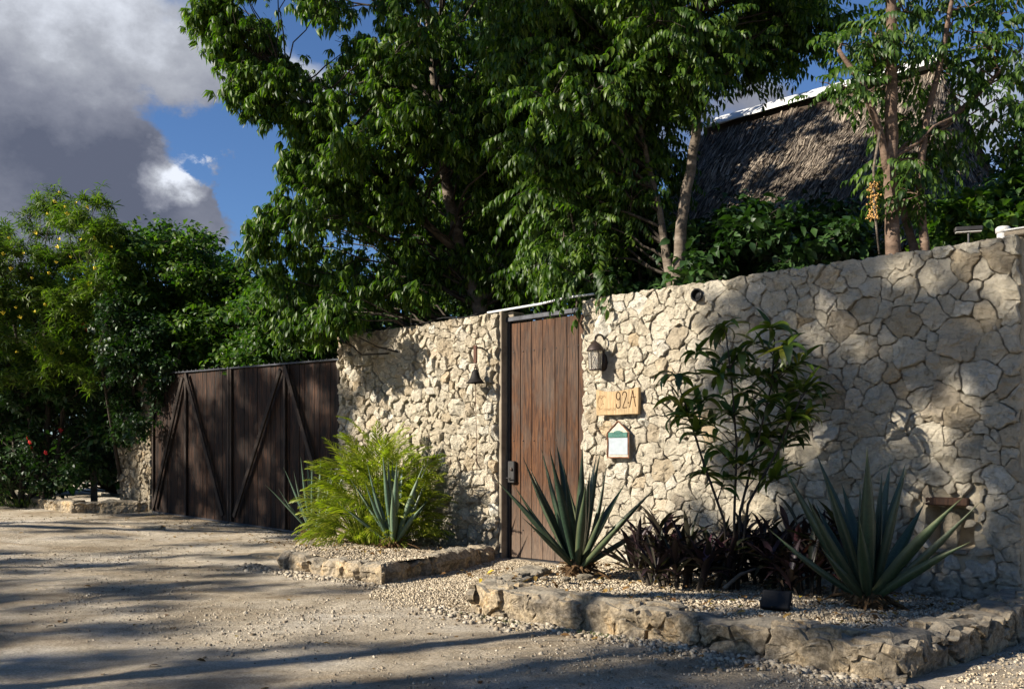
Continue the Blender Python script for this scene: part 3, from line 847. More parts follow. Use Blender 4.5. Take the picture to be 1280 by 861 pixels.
# the end stones of the left wall's free corner and the concrete post beside the door
def build_doorway():
    s0 = S_L1 + 0.005
    root = thing('concrete_post', 'narrow bare concrete post between the bell wall and the wooden door', 'post', W(s0, 0, 0), PHI)
    mb = MB(); mb.box((0, 0.0, -0.05), (0.046, 0.30, 3.055), bev=0.008); mb.build('shaft', M['concrete'], root)
    mb = MB(); mb.box((0.065, 0.10, 2.93), (0.16, 0.30, 3.05), bev=0.008); mb.build('shaft_head', M['concrete'], root)
    # door
    d0, d1 = s0 + 0.054, S_R0 + 0.05
    door = thing('wooden_door', 'tall weathered brown plank door in a dark steel frame between two stone walls', 'door', W(d0, -0.13, 0), PHI)
    wd = d1 - d0
    mb = MB(); y0, y1 = -0.03, 0.05
    mb.box((0, y0, -0.01), (0.035, y1, 2.925), bev=0.004); mb.build('frame_stile', M['black_metal'], door)
    mb = MB(); mb.box((wd-0.06, y0, -0.01), (wd-0.02, y1, 2.925), bev=0.004); mb.build('frame_stile', M['black_metal'], door)
    mb = MB(); mb.box((-0.03, y0-0.015, 2.928), (wd, y1, 2.985), bev=0.006); mb.build('top_rail', M['door_steel'], door)
    mb = MB(); mb.box((0.036, y0-0.02, -0.03), (wd-0.061, y1, 0.005), bev=0.004); mb.build('threshold', M['black_metal'], door)
    ws = [31, 38, 37, 40, 38, 35, 34]; tot = sum(ws); x = 0.042; span = wd - 0.06 - 0.042
    for i, w in enumerate(ws):
        ww = span * w / tot; mb = MB()
        yy = rnd.uniform(-0.004, 0.004)
        mb.box((0.0035, yy, 0), (ww-0.0035, yy+0.035, 2.90 + rnd.uniform(-0.006, 0.004)), bev=0.004)
        mb.build('plank', M['door_wood'], door, loc=(x, 0, 0.012)); x += ww
        if False: pass
    mb = MB(); mb.box((0.03, -0.06, 0.93), (0.14, -0.012, 1.20), bev=0.008); lk = mb.build('lock_box', M['black_metal'], door)
    mb = MB(); mb.lathe([(0.0, 0.02), (0.018, 0.018), (0.02, 0), (0.012, -0.004)], 12, M=Matrix.Translation((0.10, -0.062, 1.1)) @ Matrix.Rotation(math.pi/2, 4, 'X')); mb.build('lock_cylinder', M['lamp_metal'], lk)
    mb = MB(); mb.tube([(0.05, -0.062, 0.99), (0.05, -0.10, 0.99), (0.12, -0.105, 0.99)], 0.008, 8); mb.build('handle', M['black_metal'], lk)
    for z in (0.35, 1.45, 2.55):
        mb = MB()
        for xx in (0.085, 0.24, 0.42, 0.60, 0.78, 0.96, 1.12):
            if xx < wd-0.1: mb.lathe([(0.0, 0.008), (0.006, 0.006), (0.008, 0)], 8, M=Matrix.Translation((xx, -0.004, z)) @ Matrix.Rotation(math.pi/2, 4, 'X'))
        mb.build('nail_row', M['black_metal'], door)
    p = thing('metal_pipe', 'thin pale metal pipe lying across the gap above the wooden door', 'pipe', W(-0.98, 0, 3.07), PHI)
    mb = MB(); mb.tube([(0, 0.04, 0.0), (0.9, 0.03, 0.008), (1.25, 0.02, 0.03)], 0.015, 8); mb.build('tube', M['pale_metal'], p, True)
    mb = MB(); mb.tube([(1.31, 0.0, 0.03), (1.76, -0.01, 0.02)], 0.014, 8); mb.build('tube', M['pale_metal'], p, True)
    # a strip of concrete step in front of the door
    mb = MB(); mb.box((d0-0.02, 0.0, -0.06), (d1-0.03, 0.5, -0.014)); o = mb.build('door_step', M['concrete'], None, loc=W(0, 0.32, 0), rot=(0, 0, PHI))
    props(o, None, None, None, 'structure')
build_doorway()

# ------------------------------------------------------------------ things on the walls
def bell():
    s, z = wall_px(595, 476, 0.2)
    root = thing('hanging_bell', 'dark bronze bell hanging from a rusty bracket with a pull chain', 'bell', W(s, 0.0, z), PHI)
    # local y negative = towards the road
    y = -0.21
    mb = MB(); prof = [(0.0, 0.135), (0.018, 0.134), (0.030, 0.122), (0.037, 0.10), (0.043, 0.07), (0.055, 0.035), (0.075, 0.008), (0.092, -0.004), (0.090, -0.012), (0.070, -0.002), (0.05, 0.03), (0.03, 0.10), (0, 0.12)]
    mb.lathe([(r*1.28, z*1.15) for r, z in prof], 28, (0, y, -0.015)); mb.build('bell_body', M['bronze'], root, True)
    mb = MB(); mb.tube([(0, y, 0.12), (0.014, y, 0.14), (0.016, y, 0.16), (0, y, 0.175), (-0.016, y, 0.16), (-0.014, y, 0.14), (0, y, 0.12)], 0.005, 6); mb.build('crown_loop', M['bronze'], root, True)
    mb = MB(); mb.tube([(0, y, 0.10), (0, y, -0.03)], 0.004, 6); mb.lathe([(0, 0.018), (0.012, 0.012), (0.014, 0), (0.010, -0.012), (0, -0.016)], 12, (0, y, -0.035)); mb.build('clapper', M['bronze'], root, True)
    mb = MB(); mb.box((-0.026, y-0.012, 0.22), (0.026, y+0.012, 0.44), bev=0.004); mb.build('hanger_plate', M['rust'], root)
    mb = MB(); mb.tube([(0, y, 0.415), (0, y+0.10, 0.418), (0.0, y+0.17, 0.40), (0, y+0.205, 0.34), (0, 0.02, 0.30)], 0.012, 6); mb.build('bracket_arm', M['lamp_metal'], root, True)
    mb = MB()
    for k in range(3):
        zz = 0.225 - 0.028*k; a = k % 2
        pts = [(0.010*math.cos(t)*(1 if a else 0.2), y + 0.010*math.cos(t)*(0.2 if a else 1), zz + 0.018*math.sin(t) - 0.02) for t in [2*math.pi*i/8 for i in range(9)]]
        mb.tube(pts, 0.0035, 5, False)
    mb.build('chain_links', M['rust'], root, True)
    mb = MB(); zb = 1.05 - z
    mb.tube([(0.001*math.sin(i*1.3), y + (0.0 if i < 3 else 0.002*i), -0.04 + (zb+0.04)*i/14) for i in range(15)], 0.0042, 5); mb.build('pull_chain', M['rust'], root, True)
bell()

def lantern():
    s, z = wall_px(745, 463, 0.16)
    root = thing('wall_lantern', 'small bronze carriage lantern with glass panes beside the wooden door', 'lantern', W(s, 0, z), PHI)
    y = -0.17; r0, r1 = 0.068, 0.082; H = 0.215
    def hexpt(r, k, zz): a = math.pi/6 + k*math.pi/3; return Vector((r*math.cos(a), y + r*math.sin(a), zz))
    for k in range(6):
        mb = MB(); a, b, c, d = hexpt(r0, k, 0.012), hexpt(r0, k+1, 0.012), hexpt(r1, k+1, H), hexpt(r1, k, H)
        n = ((b-a).cross(d-a)).normalized()*0.002
        vs = [p*1.0 - n for p in (a, b, c, d)] + [p + n for p in (a, b, c, d)]
        mb.add(vs, [(3,2,1,0),(4,5,6,7),(0,1,5,4),(1,2,6,5),(2,3,7,6),(3,0,4,7)]); mb.build('glass_pane', M['glass'], root)
        mb = MB(); mb.tube([a, d], 0.005, 5); mb.build('corner_bar', M['lamp_metal'], root)
        mb = MB(); mb.tube([a*0.985 + Vector((0, y*0.015, 0)), (a+b+c+d)/4, c], 0.0028, 4); mb.tube([b, (a+b+c+d)/4, d], 0.0028, 4); mb.build('lattice_bar', M['lamp_metal'], root)
    mb = MB(); mb.lathe([(0.0, 0.002), (0.074, 0.0), (0.078, 0.006), (0.074, 0.014), (0.0, 0.012)], 6, (0, y, 0), ); mb.build('base_plate', M['lamp_metal'], root)
    mb = MB(); mb.lathe([(0.0, 0.10), (0.014, 0.098), (0.03, 0.085), (0.06, 0.062), (0.085, 0.03), (0.098, 0.002), (0.102, -0.008), (0.09, -0.006), (0, -0.002)], 24, (0, y, H+0.008)); mb.build('domed_roof', M['lamp_metal'], root, True)
    mb = MB(); mb.tube([(0, y, 0.012), (0, y, 0.06)], 0.014, 10); mb.lathe([(0.012, 0), (0.016, 0.02), (0.014, 0.05), (0.004, 0.085), (0, 0.09)], 10, (0, y, 0.06)); mb.build('bulb', M['plaster'], root, True)
    mb = MB(); pts = []
    for i in range(15):
        t = i/14; a = math.pi*(1.05 - 1.25*t)
        pts.append((0, y*0.52 + 0.088*math.cos(a), H+0.105 + 0.085*math.sin(a) - 0.09*max(0, t-0.6)))
    pts = [(0, y, H+0.10)] + pts[1:] + [(0, -0.03, 0.13)]
    mb.tube(pts, 0.010, 7); mb.build('scroll_arm', M['lamp_metal'], root, True)
    mb = MB(); mb.tube([(0, y, H+0.10), (0, y-0.012, H+0.14), (0.0, y-0.004, H+0.165), (0, y+0.008, H+0.155)], [0.008, 0.006, 0.005, 0.003], 6); mb.build('finial', M['lamp_metal'], root, True)
    mb = MB(); Mx = Matrix.Translation((0, -0.055, 0.10)) @ Matrix.Rotation(math.pi/2, 4, 'X') @ Matrix.Scale(1.9, 4, (0, 1, 0))
    mb.lathe([(0, 0.022), (0.025, 0.022), (0.05, 0.012), (0.054, 0.0), (0.054, -0.045)], 24, M=Mx); mb.build('back_plate', M['lamp_metal'], root, True)
lantern()

def strokes(mb, lines, w, depth, y):
    for pts in lines:
        for i in range(len(pts)-1):
            a, b = Vector((pts[i][0], 0, pts[i][1])), Vector((pts[i+1][0], 0, pts[i+1][1]))
            d = (b-a).normalized(); n = Vector((-d.z, 0, d.x))*w/2; e = d*w*0.35
            q = [a-e-n, b+e-n, b+e+n, a-e+n]
            mb.add([p + Vector((0, y, 0)) for p in q] + [p + Vector((0, y-depth, 0)) for p in q], [(4,5,6,7),(0,1,5,4),(1,2,6,5),(2,3,7,6),(3,0,4,7)])
def arc(cx, cz, rx_, rz, a0, a1, n=10):
    return [(cx + rx_*math.cos(math.radians(a0+(a1-a0)*i/n)), cz + rz*math.sin(math.radians(a0+(a1-a0)*i/n))) for i in range(n+1)]
def sign():
    off = 0.11
    s0, zb = wall_px(745, 519.5, off); s1, zb1 = wall_px(798, 516.5, off); _, zt = wall_px(745, 487, off)
    w = s1-s0; h = zt-zb
    root = thing('house_number_sign', 'slab of golden wood carved 92-A under the lantern', 'sign', W(s0, off, zb), PHI)
    top = [(0, h), (0.05*w, h*0.985), (0.15*w, h*0.93), (0.28*w, h*0.90), (0.45*w, h*0.895), (0.62*w, h*0.915), (0.8*w, h*0.945), (0.93*w, h*0.985), (w, h*1.0)]
    bot = [(0.004, 0.0), (0.2*w, 0.004), (0.5*w, 0.0), (0.8*w, 0.004), (0.99*w, 0.002)]
    out = bot + [(w*1.0, h*0.5)] + top[::-1] + [(-0.002, h*0.5)]
    mb = MB(); n = len(out); c = (w/2, h/2)
    ins = [(p[0]+(c[0]-p[0])*0.012, p[1]+(c[1]-p[1])*0.03) for p in out]
    vs = [(p[0], 0.004, p[1]) for p in out] + [(p[0], 0.045, p[1]) for p in out] + [(p[0], 0.0, p[1]) for p in ins]
    mb.add(vs, [(i, (i+1)%n, n+(i+1)%n, n+i)[::-1] for i in range(n)] + [(i, (i+1)%n, 2*n+(i+1)%n, 2*n+i) for i in range(n)] + [tuple(2*n+i for i in range(n)), tuple(n+i for i in reversed(range(n)))])
    mb.build('board', M['sign_wood'], root)
    def X(u): return u*w
    # numerals: heights from the photograph
    z0, z1 = 0.26*h, 0.86*h; H = z1-z0
    nine = arc(X(0.535), z0+0.76*H, 0.045*w, 0.24*H, 0, 360, 18)
    nine2 = [(X(0.58), z0+0.76*H), (X(0.58), z0+0.14*H)] + arc(X(0.535), z0+0.14*H, 0.045*w, 0.14*H, 0, -180, 8) + [(X(0.49), z0+0.24*H)]
    two = [(X(0.635), z0+0.80*H)] + arc(X(0.682), z0+0.80*H, 0.047*w, 0.20*H, 180, -30, 10) + [(X(0.645), z0+0.06*H), (X(0.645), z0), (X(0.735), z0+0.01*H)]
    dot = [(X(0.765), z0+0.30*H), (X(0.778), z0+0.30*H)]
    A1 = [(X(0.80), z0+0.03*H), (X(0.87), z0+H*1.04), (X(0.935), z0+0.06*H)]
    A2 = [(X(0.825), z0+0.62*H), (X(0.94), z0+0.64*H)]
    mb = MB(); strokes(mb, [nine, nine2, two, A1], 0.0105, 0.0016, 0.0); strokes(mb, [A2], 0.007, 0.0012, 0.0); strokes(mb, [dot], 0.014, 0.0016, 0.0)
    mb.build('number_92_A', M['carved'], root)
    # worn emblem of curling lines round a peg hole, and a line of small worn lettering under it
    mb = MB()
    em = [arc(X(0.115), 0.50*h, 0.075*w, 0.26*h, 60, 300, 16), arc(X(0.10), 0.52*h, 0.05*w, 0.17*h, -60, 200, 14), [(X(0.05), 0.75*h), (X(0.14), 0.66*h), (X(0.2), 0.72*h)],
          arc(X(0.19), 0.62*h, 0.045*w, 0.14*h, 20, 220, 12), [(X(0.03), 0.35*h), (X(0.09), 0.3*h), (X(0.07), 0.2*h)]]
    strokes(mb, em, 0.004, 0.001, 0.0); mb.build('worn_emblem', M['carved_faint'], root)
    mb = MB(); xx = 0.20
    for k in range(9):
        strokes(mb, [[(X(xx), 0.17*h), (X(xx), 0.26*h)], [(X(xx), 0.26*h if k % 2 else 0.17*h), (X(xx+0.018), 0.26*h if k % 3 else 0.17*h)]], 0.0028, 0.0009, 0.0); xx += 0.031
    mb.build('worn_lettering', M['carved_faint'], root)
    mb = MB(); mb.lathe([(0.0, 0.001), (0.006, 0.001), (0.007, -0.001)], 10, M=Matrix.Translation((X(0.175), -0.0002, 0.44*h)) @ Matrix.Rotation(math.pi/2, 4, 'X')); mb.build('peg', M['carved'], root)
sign()

def plaque():
    off = 0.095
    s0, zb = wall_px(759.5, 571.5, off); s1, _ = wall_px(786, 571.5, off); _, zt = wall_px(772, 526, off); _, zs = wall_px(760, 540.5, off)
    w = s1-s0; h = zt-zb; hs = zs-zb; t = 0.013
    root = thing('framed_plaque', 'small arched twig frame holding a green plate and white panel', 'plaque', W(s0, off, zb), PHI)
    def bar(a, b, name='frame_bar'):
        mb = MB(); pts = curve_pts((a[0], 0, a[1]), (b[0], 0, b[1]), 0, 5, rnd, 0.03); pts = [Vector((p.x, -0.004+p.y*0.3, p.z)) for p in pts]
        mb.tube(pts, [t*0.52*rnd.uniform(.85, 1.15) for _ in pts], 7); mb.build(name, M['twig_frame'], root, False)
    bar((0, -0.01), (0.0, hs)); bar((w, -0.01), (w, hs)); bar((0, 0), (w, 0)); bar((-0.004, hs-0.004), (w/2, h)); bar((w+0.004, hs-0.004), (w/2, h))
    mb = MB(); pts = [(0, 0), (w, 0), (w, hs), (w/2, h), (0, hs)]
    mb.add([(p[0], 0.004, p[1]) for p in pts] + [(p[0], 0.02, p[1]) for p in pts], [(0,1,2,3,4)] + [(i, 5+i, 5+(i+1)%5, (i+1)%5) for i in range(5)]); mb.build('backing', M['plaster'], root)
    mb = MB(); mb.box((0.02, -0.004, 0.03), (w-0.015, 0.003, hs*0.78), bev=0.002); mb.build('white_panel', M['tile_white'], root)
    mb = MB(); g0, g1 = hs*0.80, hs*1.0
    pts = [(0.016, g0), (w-0.02, g0), (w-0.02, g1)] + arc(w/2, g1, w*0.2, 0.02, 0, 180, 8) + [(0.016, g1)]
    n = len(pts); mb.add([(p[0], -0.008, p[1]) for p in pts] + [(p[0], 0.003, p[1]) for p in pts], [tuple(range(n))] + [(i, n+i, n+(i+1)%n, (i+1)%n) for i in range(n)]); gp = mb.build('green_plate', M['tile_green'], root)
    mb = MB(); gl = []
    for k in range(7):
        x = w*0.27 + k*w*0.072; z = g0 + (g1-g0)*0.42
        gl.append([(x, z), (x, z+0.022)]); gl.append([(x, z+(0.022 if k % 2 else 0.0)), (x+w*0.035, z+(0.022 if k % 3 else 0.0))])
    gl.append([(w*0.22, g0+0.008), (w*0.8, g0+0.008)]); gl.append([(w*0.25, g1-0.004), (w*0.75, g1-0.004)])
    strokes(mb, gl, 0.0045, 0.0012, -0.008); mb.build('worn_print', M['tile_green_dark'], gp)
plaque()

def small_things():
    # round vent high on the right wall
    s, z = wall_px(872, 369, 0.05)
    o = thing('wall_vent', 'round black pipe mouth high in the right stone wall', 'vent', W(s, 0.05, z), PHI)
    R90 = Matrix.Rotation(math.pi/2, 4, 'X')
    mb = MB(); mb.lathe([(0.052, 0.0), (0.066, 0.004), (0.07, 0.018), (0.066, 0.03), (0.055, 0.03), (0.05, -0.02)], 20, M=R90); mb.build('rim', M['black_plastic'], o, True)
    mb = MB(); mb.lathe([(0.0, -0.012), (0.052, -0.012), (0.054, -0.03)], 20, M=R90); mb.build('cap', M['black_plastic'], o, True)
    # black box at the top of the left wall
    s, z = wall_px(430, 424, 0.06)
    o = thing('junction_box', 'small black box at the far top corner of the bell wall', 'junction box', W(s, 0.06, z), PHI)
    mb = MB(); mb.box((-0.085, -0.03, -0.06), (0.085, 0.05, 0.06), bev=0.01); mb.build('casing', M['black_plastic'], o)
    mb = MB(); mb.box((-0.07, -0.036, -0.045), (0.07, -0.031, 0.045), bev=0.002); mb.build('lid', M['black_plastic'], o)
    # pale box and cap on the top right of the wall
    s, z = wall_px(1266, 292, 0)
    o = thing('meter_box', 'low pale box on top of the right wall end', 'box', W(s, -0.14, 3.06), PHI)
    mb = MB(); mb.box((-0.10, -0.08, 0), (0.14, 0.08, 0.045), bev=0.008); mb.build('casing', M['concrete'], o)
    mb = MB(); mb.box((-0.11, -0.09, 0.046), (0.15, 0.09, 0.060), bev=0.004); mb.build('lid', M['white_plastic'], o)
    s, z = wall_px(1249, 292, 0)
    o = thing('pipe_cap', 'short round white pipe cap on top of the right wall', 'pipe cap', W(s, -0.10, 3.055), PHI)
    mb = MB(); mb.lathe([(0.045, -0.01), (0.045, 0.05)], 18); mb.build('stub', M['white_plastic'], o, True)
    mb = MB(); mb.lathe([(0.047, 0.045), (0.055, 0.05), (0.057, 0.085), (0.045, 0.098), (0, 0.10)], 18); mb.build('cap', M['white_plastic'], o, True)
    # strip flood lamp on a stalk behind the right wall
    s, z = wall_px(1213, 282, -0.3)
    o = thing('garden_floodlight', 'slim black floodlight on a stalk above the right wall', 'lamp', W(s, -0.25, 3.0), PHI+0.5)
    mb = MB(); mb.tube([(0, 0, 0), (0, 0, 0.20)], 0.009, 8); mb.build('stalk', M['black_metal'], o)
    mb = MB(); mb.box((-0.11, -0.03, 0.195), (0.11, 0.04, 0.235), bev=0.008); mb.build('lamp_head', M['black_metal'], o)
    mb = MB(); mb.box((-0.10, -0.02, 0.188), (0.10, 0.03, 0.193)); mb.build('lens', M['white_plastic'], o)
    # niche: lintel, carved stone inside, sill
    ss = (NICHE[0]+NICHE[1])/2
    o = thing('wall_niche', 'small square niche with a dark timber lintel low in the right wall', 'niche', W(ss, 0, NICHE[2]), PHI)
    mb = MB(); mb.box((-0.18, -0.03, 0.385), (0.17, 0.22, 0.455), bev=0.01); mb.build('lintel', M['lintel'], o)
    mb = MB(); mb.box((-0.150, -0.02, -0.02), (0.150, 0.235, 0.012), bev=0.008); mb.build('sill', M['concrete'], o)
    t = thing('rough_stone', 'upright rough stone standing inside the wall niche', 'stone', W(ss, -0.12, NICHE[2]+0.012), PHI)
    mb = MB(); R = random.Random(4); vs = []; fs = []; prof = [(0.05, 0), (0.062, 0.05), (0.055, 0.12), (0.065, 0.2), (0.055, 0.27), (0.03, 0.32)]
    for i, (r, zz) in enumerate(prof):
        for k in range(9): a = 2*math.pi*k/9; q = r*R.uniform(.8, 1.2); vs.append((q*math.cos(a), q*math.sin(a), zz))
    for i in range(5):
        for k in range(9): fs.append((i*9+k, i*9+(k+1)%9, i*9+9+(k+1)%9, i*9+9+k))
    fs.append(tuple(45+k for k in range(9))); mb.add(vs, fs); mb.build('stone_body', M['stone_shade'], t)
    # spotlight in the right bed
    p = on_z(970, 762, 0.19)
    o = thing('garden_spotlight', 'small black square spotlight on the gravel between purple plants and agave', 'spotlight', (p.x, p.y, 0.17), PHI+0.2)
    mb = MB(); Mr = Matrix.Translation((0, 0, 0.07)) @ Matrix.Rotation(-0.5, 4, 'X')
    mb.box((-0.10, -0.03, -0.05), (0.10, 0.025, 0.085), Mr, 0.008); mb.build('housing', M['black_plastic'], o)
    mb = MB(); mb.box((-0.085, 0.026, -0.035), (0.085, 0.030, 0.07), Mr); mb.build('lens', M['black_metal'], o)
    mb = MB(); mb.tube([(-0.11, 0, 0.08), (-0.11, 0.01, 0.0), (0.11, 0.01, 0.0), (0.11, 0, 0.08)], 0.007, 6); mb.build('stirrup', M['black_metal'], o)
    # cable on top of the left wall
    mb = MB(); pts = [(t*2.6, rnd.uniform(-.02, .02), 0.02+0.02*math.sin(t*19)) for t in [i/16 for i in range(17)]]
    mb.tube(pts, 0.008, 5); o = mb.build('cable', M['black_plastic'], None, True, loc=W(S_L0+0.3, -0.02, 3.05), rot=(0, 0, PHI)); props(o, 'thin dark cable lying loosely along the top of the bell wall', 'cable')
    for i, (px, hh) in enumerate(((447, 0.20), (508, 0.16))):
        s = s_of(px); mb = MB(); mb.tube([(0, 0, -0.05), (0, 0, hh)], 0.014, 7)
        o = mb.build('rebar_stub', M['concrete'], None, True, loc=W(s, -0.08, 3.05)); props(o, ('taller' if i == 0 else 'shorter') + ' stub of pipe standing on the bell wall top, ' + ('nearer the gate' if i == 0 else 'nearer the bell'), 'pipe')
small_things()

# ------------------------------------------------------------------ gate leaves
def gate_leaf(label, s0, s1, zb0, zb1, H, mid, diags, seed, light_first):
    R = random.Random(seed)
    root = thing('wooden_gate', label, 'gate', W(s0, 0, 0), PHI, 'double driveway gate leaves')
    w = s1-s0
    def zb(x): return zb0 + (zb1-zb0)*x/w
    n = int(round(w/0.135)); pw = w/n
    for i in range(n):
        x = i*pw; mb = MB(); y = R.uniform(-0.004, 0.005)
        vs = []; mb.box((0.0022, y, 0), (pw-0.0022, y+0.028, H+R.uniform(-0.02, 0.012)), bev=0.003)
        mb.build('plank', M['gate_wood'], root, loc=(x, 0.03, zb(x+pw/2)+0.02))
    def bar(x0, z0, x1, z1, wd, y, dp, name):
        a, b = Vector((x0, 0, z0)), Vector((x1, 0, z1)); L = (b-a).length; ang = math.atan2(b.z-a.z, b.x-a.x)
        Mt = Matrix.Translation((0, 0, 0)); mb = MB(); mb.box((0, 0, -wd/2), (L, dp, wd/2), bev=0.004)
        # built along local z so that the grain runs with the bar
        mb = MB(); mb.box((-wd/2, 0, 0), (wd/2, dp, L), bev=0.004)
        return mb.build(name, M['gate_frame'], root, loc=(x0, y, z0), rot=(0, math.pi/2-ang, 0))
    bar(0.02, zb(0)+0.03, 0.02, zb(0)+H+0.01, 0.05, -0.012, 0.035, 'stile')
    bar(w-0.03, zb(w)+0.03, w-0.03, zb(w)+H+0.01, 0.06, -0.012, 0.035, 'stile')
    bar(mid, zb(mid)+0.03, mid, zb(mid)+H+0.01, 0.06, -0.016, 0.038, 'stile')
    for (xa, za, xb, zbb) in diags: bar(xa, za, xb, zbb, 0.085, -0.055, 0.034, 'brace')
    for nm, zz, mt in (('bottom_rail', 0.0, M['door_steel']), ('top_rail', H+0.02, M['door_steel'])):
        mb = MB(); mb.add([(0, -0.015, zb(0)+zz), (w, -0.015, zb(w)+zz), (w, 0.07, zb(w)+zz), (0, 0.07, zb(0)+zz), (0, -0.015, zb(0)+zz+0.022), (w, -0.015, zb(w)+zz+0.022), (w, 0.07, zb(w)+zz+0.022), (0, 0.07, zb(0)+zz+0.022)],
            [(0,3,2,1),(4,5,6,7),(0,1,5,4),(1,2,6,5),(2,3,7,6),(3,0,4,7)]); mb.build(nm, mt, root)
    mb = MB()
    for i in range(int(w/0.16)):
        x = 0.08 + i*0.16; mb.tube([(x, 0.02, zb(x)+H+0.04), (x, 0.02, zb(x)+H+0.07)], [0.01, 0.003], 5)
    o = mb.build('spikes', M['door_steel'], root)
    return root
def zg(s): return 0.03 + 0.14*min(max((-4.05-s)/6.1, 0), 1)
GS0, GM, GS1 = s_of(190.5), s_of(287), S_L0 - 0.012
HG = 2.64
m1 = s_of(232)-GS0; m2 = s_of(355)-GM
sL = lambda px: s_of(px)
gate_leaf('farther leaf of the dark plank double gate, next to the stone pillar', GS0, GM-0.02, zg(GS0), zg(GM), HG, m1,
          [(s_of(194)-GS0, zg(GS0)+0.10, m1-0.05, zg(GS0)+HG-0.10), (m1+0.06, zg(GS0)+HG-0.05, s_of(283)-GS0-0.05, zg(GM)+0.12)], 5, True)
gate_leaf('nearer leaf of the dark plank double gate, next to the bell wall', GM+0.02, GS1, zg(GM), zg(GS1), HG, m2,
          [(s_of(294)-GM, zg(GM)+0.12, m2-0.06, zg(GM)+HG-0.10), (m2+0.06, zg(GM)+HG-0.06, GS1-GM-0.25, zg(GS1)+0.30)], 6, False)
# far pillar
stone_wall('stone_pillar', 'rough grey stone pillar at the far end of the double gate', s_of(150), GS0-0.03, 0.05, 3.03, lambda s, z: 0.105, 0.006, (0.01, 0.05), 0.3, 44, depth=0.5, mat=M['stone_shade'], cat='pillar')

# ------------------------------------------------------------------ planting beds: kerbs, gravel
def kerb(name, label, path, width, height, zbase, seed, stone_r=0.15, lump=0.035, stones=True, mat=None, prot=(0.0, 0.035)):
    """path in (s, off) wall coordinates, outer edge; width goes to the left of travel"""
    R = random.Random(seed)
    P = [W(s, o, 0) for s, o in path]
    seg = []; tot = 0
    for a, b in zip(P, P[1:]): seg.append((tot, (b-a).length, a, b)); tot += (b-a).length
    base = P[0].copy(); base.z = zbase
    root = thing(name, label, 'kerb', base)
    def frame(u):
        for t0, L, a, b in seg:
            if u <= t0+L+1e-6: break
        k = (u-t0)/L; d = (b-a).normalized(); p = a.lerp(b, k)
        idx = seg.index((t0, L, a, b)); nrm = Vector((d.y, -d.x, 0))
        # soften corners
        w = 0.12
        if k*L < w and idx > 0:
            d2 = (seg[idx-1][3]-seg[idx-1][2]).normalized(); n2 = Vector((d2.y, -d2.x, 0)); f = 0.5+0.5*k*L/w; nrm = (nrm*f+n2*(1-f)).normalized()
        if (1-k)*L < w and idx < len(seg)-1:
            d2 = (seg[idx+1][3]-seg[idx+1][2]).normalized(); n2 = Vector((d2.y, -d2.x, 0)); f = 0.5+0.5*(1-k)*L/w; nrm = (nrm*f+n2*(1-f)).normalized()
        return p, nrm
    step = 0.035; n = int(tot/step); prof = []
    for t in np.linspace(0, 1, 8): prof.append((0.0, -0.04 + (height-0.01)*t))
    for t in np.linspace(0.08, 0.92, 8): prof.append((-width*t, height + 0.0))
    for t in np.linspace(0, 1, 4): prof.append((-width, height*(1-t)-0.02))
    m = len(prof); vs = []; fs = []
    for i in range(n+1):
        u = tot*i/n; p, nr = frame(u)
        blk = mnoise.noise(Vector((u*1.7, seed, 0)))
        for q, (o, z) in enumerate(prof):
            pt = p + nr*o + Vector((0, 0, zbase+z))
            nv = Vector((pt.x, pt.y, pt.z*1.3))
            d = lump*mnoise.fractal(nv*3.2 + Vector((seed, 0, 0)), 0.75, 2.0, 5) + lump*0.8*blk
            rid = abs(mnoise.noise(Vector((u*2.6, seed*3.1, 2)))); d -= 0.05*max(0, 0.12-rid)/0.12*(lump/0.035)
            if q < 8: pt += nr*d*1.3
            elif q < 16: pt += Vector((0, 0, d*0.7))
            if q in (7, 8): pt -= Vector((0, 0, 0.018)) ; 
            vs.append(pt-base)
    for i in range(n):
        for q in range(m-1): fs.append((i*m+q, (i+1)*m+q, (i+1)*m+q+1, i*m+q+1))
    fs.append(tuple(range(m))); fs.append(tuple(n*m+q for q in reversed(range(m))))
    mb = MB(); mb.add(vs, fs); mb.build('kerb_core', mat or M['kerb'], root)
    if stones:
        cs = cells(0, tot, -0.02, height-0.01, lambda x, z: stone_r, R, tries=2500)
        for (x, z, r, poly) in cs:
            cx = sum(p[0] for p in poly)/len(poly); cz = sum(p[1] for p in poly)/len(poly)
            me = stone_mesh(poly, cx, cz, R, 0.010, R.uniform(*prot)+0.02, 0.28, back=0.05, jit=0.02)
            if me is None: continue
            p, nr = frame(cx); yaw = math.atan2(-nr.y, -nr.x) - math.pi/2
            link('stone', me, mat or M['kerb'], root, p + nr*(0.012) + Vector((0, 0, zbase+cz)) - base, (0, 0, yaw))
        cs = cells(0, tot, 0.03, width*0.9, lambda x, z: stone_r*1.1, R, tries=2000)
        for (x, z, r, poly) in cs:
            if R.random() < 0.6: continue
            cx = sum(p[0] for p in poly)/len(poly); cz = sum(p[1] for p in poly)/len(poly)
            me = stone_mesh(poly, cx, cz, R, 0.014, R.uniform(0.008, 0.022), 0.1, back=0.05, jit=0.02)
            if me is None: continue
            p, nr = frame(cx); yaw = math.atan2(-nr.y, -nr.x) - math.pi/2
            o = link('stone', me, mat or M['kerb'], root, p - nr*cz + Vector((0, 0, zbase+height+0.002)) - base)
            o.rotation_euler = (Matrix.Rotation(yaw, 3, 'Z') @ Matrix.Rotation(-math.pi/2, 3, 'X')).to_euler()
    return root

